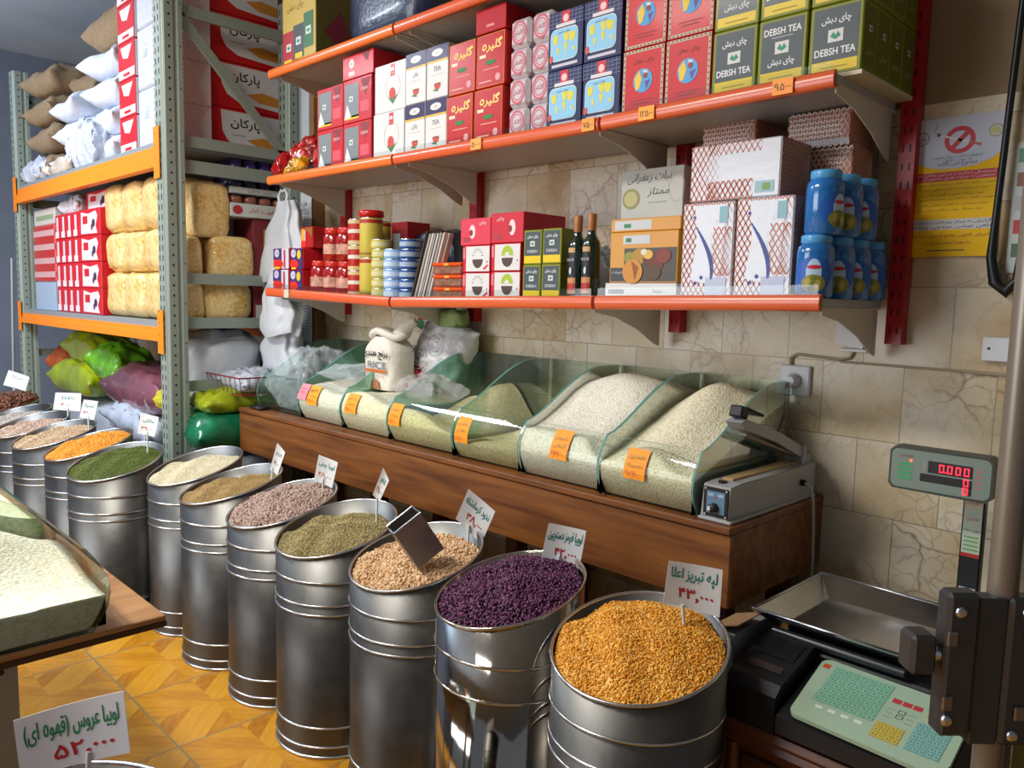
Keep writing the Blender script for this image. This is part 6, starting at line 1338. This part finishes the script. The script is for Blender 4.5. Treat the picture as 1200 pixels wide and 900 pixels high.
b.ring(f, w*.16, h*.86, .018, .018, .002, '#7a4a50', 2); b.text(f, 'بهداشت', w*.16, h*.86, '#7a4a50', w=.024, h=.012); b.ring(f, w*.92, h*.87, .017, .017, .003, '#9a9a3a', 2); b.disc(f, w*.92, h*.87, .009, .009, '#b8b46a', 2)
for (s, y, ww, hh, c) in (('استعمال دخانیات در اماکن عمومی', .715, .5, .010, '#4a4a5a'), ('به موجب قانون', .69, .3, .009, '#4a4a5a'), ('ممنوع می باشد', .665, .42, .014, '#2a2a30')): b.text(f, s, w*.55, h*y, c, w=w*ww, h=hh)
b.rect(f, .003, w-.003, h*.545, h*.61, '#b32434'); b.text(f, 'استعمال دخانیات در این مکان ممنوع', w*.5, h*.59, '#e6d8d0', w=w*.9, h=.010); b.text(f, 'متخلفین به جریمه نقدی محکوم می شوند', w*.5, h*.563, '#e6d8d0', w=w*.9, h=.010)
for i, y in enumerate((.52, .485, .45, .415, .375, .34)): b.text(f, ('فروش دخانیات به افراد زیر هجده سال ممنوع است', 'عرضه و مصرف در اماکن عمومی جرم است', 'دود سیگار برای دیگران زیان دارد')[i % 3], w*.5, h*y, '#7a6a1a', w=w*(.92, .8, .7)[i % 3], h=.008)
b.rect(f, .003, w-.003, h*.195, h*.27, '#c9cad0'); b.text(f, 'گزارش به مرکز بهداشت شهرستان', w*.5, h*.25, '#2a2a34', w=w*.9, h=.011); b.text(f, 'تلفن تماس مردمی سلامت', w*.5, h*.215, '#2a2a34', w=w*.9, h=.011)
b.text(f, 'اجرای قانون جامع کنترل دخانیات', w*.5, h*.15, '#a0341c', w=w*.86, h=.012); b.text(f, 'به عهده متصدی است', w*.5, h*.1, '#a0341c', w=w*.5, h=.011); b.rect(f, w*.3, w*.7, h*.04, h*.05, '#7a5a1a')
b.obj('sheet', t)
# black hose by the poster and the sticker behind it
b = MB(); b.tube([(-.575, 2.34, 2.45), (-.585, 2.345, 2.2), (-.592, 2.345, 2.0), (-.597, 2.345, 1.85), (-.602, 2.345, 1.72), (-.604, 2.345, 1.64), (-.590, 2.345, 1.575), (-.563, 2.345, 1.55), (-.540, 2.345, 1.58), (-.53, 2.345, 1.7), (-.52, 2.345, 2.1), (-.51, 2.345, 2.45)], [.009]*5+[.012, .016, .016, .013]+[.01]*3, mat('#15171c', .4), 10)
tag(b.obj('black_hose'), 'black hose hanging in a loop beside the no smoking poster', 'hose')
b = MB(); b.box(-.575, -.44, 2.373, 2.379, 1.60, 1.93, mat('#b9c2c0', .4)); f = front(-.575, 2.373, 1.60)
for i, (c, y) in enumerate((('#5a8a6a', .28), ('#8a5a4a', .22), ('#a9a9a9', .16), ('#b03a3a', .1), ('#4a6a4a', .04))): b.rect(f, .008, .12, y, y+.035, c)
tag(b.obj('notice_sheet'), 'small coloured notice sheet on the wall inside the black hose loop', 'notice')

# ================================================================== SCALE AND CABINET
t = thing('wooden_cabinet', 'low dark carved wooden cabinet under the electronic scale', 'cabinet', (-.60, 1.95, 0)); L = (.60, -1.95, 0)
b = MB(); b.box(-.885, -.30, 1.62, 2.36, 0, .50, DWOOD, .004); b.obj('body', t, L)
b = MB(); b.strip([(-.905, 1.595, .50), (-.905, 1.590, .512), (-.905, 1.597, .525), (-.905, 1.592, .535), (-.905, 1.60, .55), (-.905, 2.37, .55), (-.905, 2.37, .50)], (1, 0, 0), .62, DWOOD); b.obj('top', t, L)
for x in (-.86, -.62, -.33):
    b = MB(); b.lathe([(.018, 0), (.018, .06), (.012, .08), (.016, .16), (.012, .25), (.018, .30), (.012, .36), (.018, .42), (.018, .495)], DWOOD, 12, o=(x, 1.612, .0)); b.obj('pilaster', t, L)
for x0, x1 in ((-.84, -.64), (-.60, -.35)):
    b = MB(); b.box(x0, x1, 1.609, 1.621, .05, .47, DWOOD, .004); b.box(x0+.03, x1-.03, 1.604, 1.611, .09, .43, DWOOD, .003); d = b.obj('door', t, L); b = MB(); b.lathe([(.008, 0), (.011, .01), (.006, .02)], BRIGHT, 10, T=Matrix.Translation((x1-.02, 1.609, .28))@RX(PI/2, 'X')); b.obj('knob', d)
DK = mat('#1d2024', .4); STL = galv('brushed_tray_steel', '#bcbcbe', .2, .06); KP = mat('#a9bfa9', .4)
t = thing('electronic_scale', 'electronic price scale with steel tray, keypad and red digit display', 'scale', (-.70, 1.85, .55)); L = (.70, -1.85, -.55)
b = MB(); b.prism([(-.75, 1.585, .565), (-.75, 1.585, .605), (-.75, 1.80, .665), (-.75, 2.15, .68), (-.75, 2.15, .565)], (.34, 0, 0), DK); b.box(-.86, -.47, 1.80, 2.17, .565, .68, DK, .006)
for x in (-.72, -.44):
    for y in (1.64, 2.12): b.lathe([(.015, .55), (.018, .566)], BLK, 12, o=(x, y, 0))
b.obj('body', t, L)
# printer
b = MB(); b.prism([(-.885, 1.60, .552), (-.885, 1.60, .635), (-.885, 1.625, .655), (-.885, 1.80, .70), (-.885, 1.80, .552)], (.125, 0, 0), mat('#14161b', .45)); fr = Fr((-.885, 1.63, .6575), (1, 0, 0), (0, 1, .257)); b.rect(fr, .02, .105, .03, .052, '#3a2e2c', 1); b.rect(fr, .016, .109, .027, .030, '#2a2e36', 2); b.rect(fr, .02, .11, .08, .15, '#0e1014', 2); b.obj('printer', t, L)
# keypad
o = Vector((-.735, 1.58, .612)); vv = Vector((0, .215, .056)); f = Fr(o, (1, 0, 0), vv); w, h = .325, .222
b = MB(); pts = []
for (cx, cy, a) in ((w-.04, .04, -PI/2), (w-.025, h-.025, 0), (.02, h-.02, PI/2), (.03, .03, PI)): pts += [f.p(cx+(.04 if cx > .2 and cy < .1 else .02)*math.cos(a+PI/2*i/4), cy+(.04 if cx > .2 and cy < .1 else .02)*math.sin(a+PI/2*i/4)) for i in range(5)]
b.prism(pts, f.n*.010, KP); f = Fr(f.p(0, 0, .010), f.u, f.v)
def keys(x0, x1, y0, y1, nx, ny, m1, m2):
    b.rect(f, x0, x1, y0, y1, m1); dx = (x1-x0)/nx; dy = (y1-y0)/ny
    for i in range(nx):
        for j in range(ny): b.rrect(f, x0+dx*(i+.12), x0+dx*(i+.88), y0+dy*(j+.15), y0+dy*(j+.85), min(dx, dy)*.15, m2, 2); b.rect(f, x0+dx*(i+.35), x0+dx*(i+.65), y0+dy*(j+.42), y0+dy*(j+.58), '#4a7a6a', 3)
keys(.035, .165, .075, .205, 7, 7, '#7fae96', '#8fbda6'); keys(.24, .305, .035, .125, 5, 5, '#7aa8a4', '#8fbab4'); keys(.172, .228, .035, .085, 4, 3, '#b8a44a', '#c9b75e')
b.rect(f, .008, .024, .188, .204, '#c0562e', 1)
for i in range(3): b.rect(f, .175+i*.021, .193+i*.021, .155, .170, '#b8424a', 1)
b.rect(f, .248, .266, .145, .172, '#c9a43a', 1); b.rect(f, .285, .305, .145, .160, '#c0562e', 1)
for y in (.118, .134): b.frame(f, .197, .211, y-.007, y+.005, .0015, '#4a5a50', 1)
for i in range(3): b.rect(f, .176, .19, .105+i*.014, .107+i*.014, '#8a9a8a', 1); b.rect(f, .217, .232, .105+i*.014, .107+i*.014, '#8a9a8a', 1)
for i in range(4): b.rect(f, .05+i*.028, .066+i*.028, .055, .064, '#dce6e0', 1)
b.obj('keypad', t, L)
# steel tray
b = MB(); X0, X1, Y0, Y1, Z = -.915, -.53, 1.775, 2.165, .75
o4 = [(X0, Y0), (X1, Y0), (X1, Y1), (X0, Y1)]; i4 = [(X0+.05, Y0+.055), (X1-.05, Y0+.055), (X1-.05, Y1-.06), (X0+.05, Y1-.06)]
V = [(x, y, Z) for x, y in o4]+[(x, y, Z-.045) for x, y in i4]+[(x, y, Z-.006) for x, y in o4]+[(x, y, Z-.051) for x, y in i4]
b.add(V, [(i, 4+i, 4+(i+1) % 4, (i+1) % 4)[::-1] for i in range(4)]+[(4, 5, 6, 7)]+[(8+i, 12+i, 12+(i+1) % 4, 8+(i+1) % 4) for i in range(4)]+[(15, 14, 13, 12)]+[(i, (i+1) % 4, 8+(i+1) % 4, 8+i) for i in range(4)], STL)
b.tube([(x, y, Z-.001) for x, y in o4], .005, BRIGHT, 8, True); b.obj('weighing_tray', t, L)
b = MB(); b.box(-.84, -.60, 1.84, 2.10, .675, .70, DK, .004); b.tube([(-.87, 1.80, .700), (-.56, 1.80, .700)], .011, mat('#23262c', .3), 10); b.obj('tray_support', t, L)
# pole and display
b = MB(); b.box(-.585, -.535, 2.215, 2.245, .60, 1.06, mat('#15171a', .35), .004); f = front(-.585, 2.215, 0); b.rect(f, .004, .046, .875, 1.0, '#b9c4b4'); b.rect(f, .004, .046, 1.0, 1.035, '#c9c0a8'); b.text(f, 'توزین', .025, 1.018, '#b8482a', w=.03, h=.012); b.text(f, 'توزین', .025, .975, '#b8482a', w=.03, h=.012); b.text(f, 'فروش و خدمات', .025, .945, '#2a2a2a', w=.038, h=.01); b.rect(f, .004, .046, .875, .885, '#a82a2a', 2)
for i in range(4): b.rect(f, .008, .042, .892+i*.011, .896+i*.011, '#6a9a5a', 2)
b.rect(f, .006, .044, .76, .795, '#aeb4ba'); b.obj('display_pole', t, L)
T = Matrix.Translation((-.613, 2.10, 1.045)); b = MB(); DG = mat('#3c423e', .4)
b.prism([T@Vector(p) for p in ((-.118, 0, .012), (-.108, 0, 0), (.105, 0, -.002), (.118, 0, .010), (.118, 0, .095), (.105, 0, .108), (-.108, 0, .108), (-.118, 0, .096))], (0, .055, 0), DG)
f = Fr(T@Vector((-.118, 0, 0)), (1, 0, 0), (0, 0, 1)); b.rrect(f, .005, .231, .005, .103, .016, '#7d8a82', 1); b.rect(f, .092, .192, .052, .082, '#1c1a1c', 2); b.rect(f, .075, .192, .028, .048, '#1c1a1c', 2)
b.rect(f, .18, .192, .010, .03, '#1c1a1c', 2)
for i in range(4): b.rect(f, .022, .056, .026+i*.012, .034+i*.012, '#4f9a6a', 2); b.rect(f, .198, .212, .030+i*.013, .036+i*.013, '#a8787a', 2)
b.text(f, 'توزین', .04, .088, '#7a3a3a', w=.034, h=.010); b.rect(f, .078, .088, .055, .078, '#8f8f88', 2)
b.obj('display', t, L)
b = MB(); LED = glow('#ff2a3c', 4.0)
def seg(x, y, w_, h_, s):
    t_ = w_*.19; S = {'a': (x, x+w_, y+h_-t_, y+h_), 'b': (x+w_-t_, x+w_, y+h_/2, y+h_), 'c': (x+w_-t_, x+w_, y, y+h_/2), 'd': (x, x+w_, y, y+t_), 'e': (x, x+t_, y, y+h_/2), 'f': (x, x+t_, y+h_/2, y+h_)}
    for k in s: b.rect(f, *S[k], LED, 4)
for i in range(4): seg(.118+i*.0185, .057, .011, .019, 'abcdef')
b.rect(f, .1315, .134, .057, .060, LED, 4); seg(.1735, .032, .011, .017, 'abcdef'); seg(.1735, .012, .011, .016, 'abcdef'); b.obj('digits', t, L); b = MB(); b.disc(f, .052, .076, .0035, .003, glow('#ff4a2a', 5), 4, 8); b.obj('indicator_light', t, L)
# carton beside the cabinet
b = MB(); b.box(-.955, -.92, 1.70, 1.90, 0, .70, mat('#8a8a88', .7), .002); CB = mat('#8f7152', .8)
b.prism([(-.985, 1.70, .70), (-.90, 1.68, .735), (-.90, 1.80, .735), (-.985, 1.82, .70)], (0, 0, .003), CB); tag(b.obj('cardboard_box'), 'upright grey cardboard box with open brown flap between bench and scale tray', 'box')

# ================================================================== GLASS DOOR WITH LOCK
door = bpy.data.objects.new('door_1', None); C.objects.link(door); door.location = (-.30, 1.30, 0); door['kind'] = 'structure'
L = (.30, -1.30, 0); DM = mat('#4c4d50', .38, metal=.6); PB = mat('#857d73', .35, metal=.5); PGL = glass_mat('door_glass', '#cfe3d2', .9, .02)
b = MB(); b.box(-.255, .62, 1.312, 1.322, .02, 2.6, PGL); b.add([(-.2555, 1.312, .02), (-.2555, 1.322, .02), (-.2555, 1.322, 2.6), (-.2555, 1.312, 2.6)], [(0, 3, 2, 1)], mat('#4f8f3a', .2)); b.obj('glass_pane', door, L)
b = MB(); b.tube([(-.283, 1.305, 0.0), (-.283, 1.305, 2.7)], .0205, PB, 20); b.obj('pole', door, L)
ux = Vector((.69, .72, 0)).normalized()      # the lock faces the shop
def lk(x, y, z): return Vector((-.316, 1.262, .985))+ux*x+Vector((.72, -.69, 0))*y+Vector((0, 0, z))
def lbox(x0, x1, y0, y1, z0, z1, m, name, ch=.006):
    b = MB(); T = Matrix(((ux.x, .72, 0, -.316), (ux.y, -.69, 0, 1.262), (0, 0, 1, .985), (0, 0, 0, 1))); bb = MB(); bb.box(x0, x1, y0, y1, z0, z1, m, ch, T); bb.F = [f_[::-1] for f_ in bb.F]; o = bb.obj(name, door, L); return o
l1 = lbox(-.040, .008, -.012, .022, -.105, .112, DM, 'lock_case'); l2 = lbox(.008, .050, -.012, .017, -.118, .104, DM, 'lock_channel', .002); l3 = lbox(.050, .13, -.012, .022, -.118, .106, DM, 'lock_case')
for (x, z, o) in ((-.022, .085, l1), (-.030, -.078, l1), (.075, .085, l3), (.068, -.10, l3)):
    b = MB(); b.lathe([(.009, 0), (.009, .004), (.005, .006)], BRIGHT, 12, T=Matrix.Translation(lk(x, .0215, z))@Vector((.72, -.69, 0)).to_track_quat('Z', 'Y').to_matrix().to_4x4()); b.obj('screw', o)
for (x, z, o) in ((-.032, .045, l1), (-.040+.008, -.052, l1), (.080, .055, l3), (.075, -.066, l3)):
    b = MB(); T = Matrix(((ux.x, .72, 0, 0), (ux.y, -.69, 0, 0), (0, 0, 1, 0), (0, 0, 0, 1))); T.translation = lk(x, .022, z); b.box(-.008, .008, 0, .004, -.011, .011, mat('#7d7770', .3, metal=.6), .002, T); b.F = [f_[::-1] for f_ in b.F]; b.obj('cover_plug', o)
lbox(-.088, -.050, -.02, .022, -.012, .048, DM, 'latch', .006)
b = MB(); b.tube([lk(-.052, .002, .015), lk(-.038, .002, .015)], .013, BRIGHT, 14); b.obj('latch_bolt', door, L)

# ================================================================== TABLE WITH RICE BINS, NEAR BARREL
t = thing('side_table', 'wood topped table with grey legs carrying two glass rice bins', 'table', (-2.3, .2, 0)); L = (2.3, -.2, 0)
b = MB(); b.box(-3.3, -1.718, -.35, .648, .777, .79, TWOOD, .002); b.obj('top', t, L)
b = MB(); b.box(-3.302, -1.717, -.352, .649, .765, .777, mat('#3f2a1c', .5)); b.obj('edge', t, L)
for x in (-1.805, -3.2):
    for y in (.345, -.28):
        b = MB(); b.box(x-.03, x+.03, y-.03, y+.03, 0, .766, mat('#9a9c9a', .5), .003); b.disc(rside(x+.03, y-.03, 0), .03, .735, .006, .006, '#1a1a1a'); b.obj('leg', t, L)
gb_ = 'glass rice bins on the side table'
glass_bin(-2.165, -1.727, .525, .58, .791, 'glass rice bin at the near end of the side table, mounded with white rice', -1, GEDGED, gb_, [(.05, .12, .075, .095, ORN, (('برنج', INK), ('۵۵۰۰', RINK)))], .40, GLASS)
glass_bin(-2.595, -2.168, .525, .58, .791, 'second glass rice bin on the side table, heaped with greenish white rice', -1, GEDGED, gb_, (), .40, GLASS)
hT = lambda a, c: .075+.115*math.exp(-((a-.30)/.30)**2-((c-.42)/.36)**2)+.05*sst(.5, 1, c)-.01*a
hT2 = lambda a, c: .13+.16*sst(-.1, .8, c)
rice_heap(-2.165+E_, -1.727-E_, .525, .525+.565, .791, hT, RICEW, 'white rice mounded in the near bin on the side table', -1, seed=21, group='rice in the side table bins')
rice_heap(-2.595+E_, -2.168-E_, .525, .525+.565, .791, hT2, RICE, 'pale rice in the second bin on the side table', -1, seed=25, group='rice in the side table bins')
barrel(-1.10, .235, .775, 0, 0, 'galvanised barrel before the side table, holding the large 52,000 price card')
fill(-1.10, .235, .745, 0.0, 0.0, 1800, (.0066, .0040, .0036), ICO, grain_mat(['#5a2e1c', '#6f3b24', '#84492e', '#97593a'], .35), 'red_beans', 'reddish brown beans in the nearest barrel, below the 52,000 price card', 'beans', .02, .6, .01, seed=55)
price_card([(-1.27, .259, .876), (-1.161, .375, .923), (-1.146, .377, .834), (-1.253, .262, .79)], ((-1.195, .335, .83), (-1.190, .325, .735)), [('لوبیا عروس (قهوه ای)', 0, .17, .36, .86, '#2f8a5e', .0005), ('۵۲٫۰۰۰', .08, -.25, .26, .56, '#c02a34', .0009)], 'large white price card reading 52,000 in front of the side table')
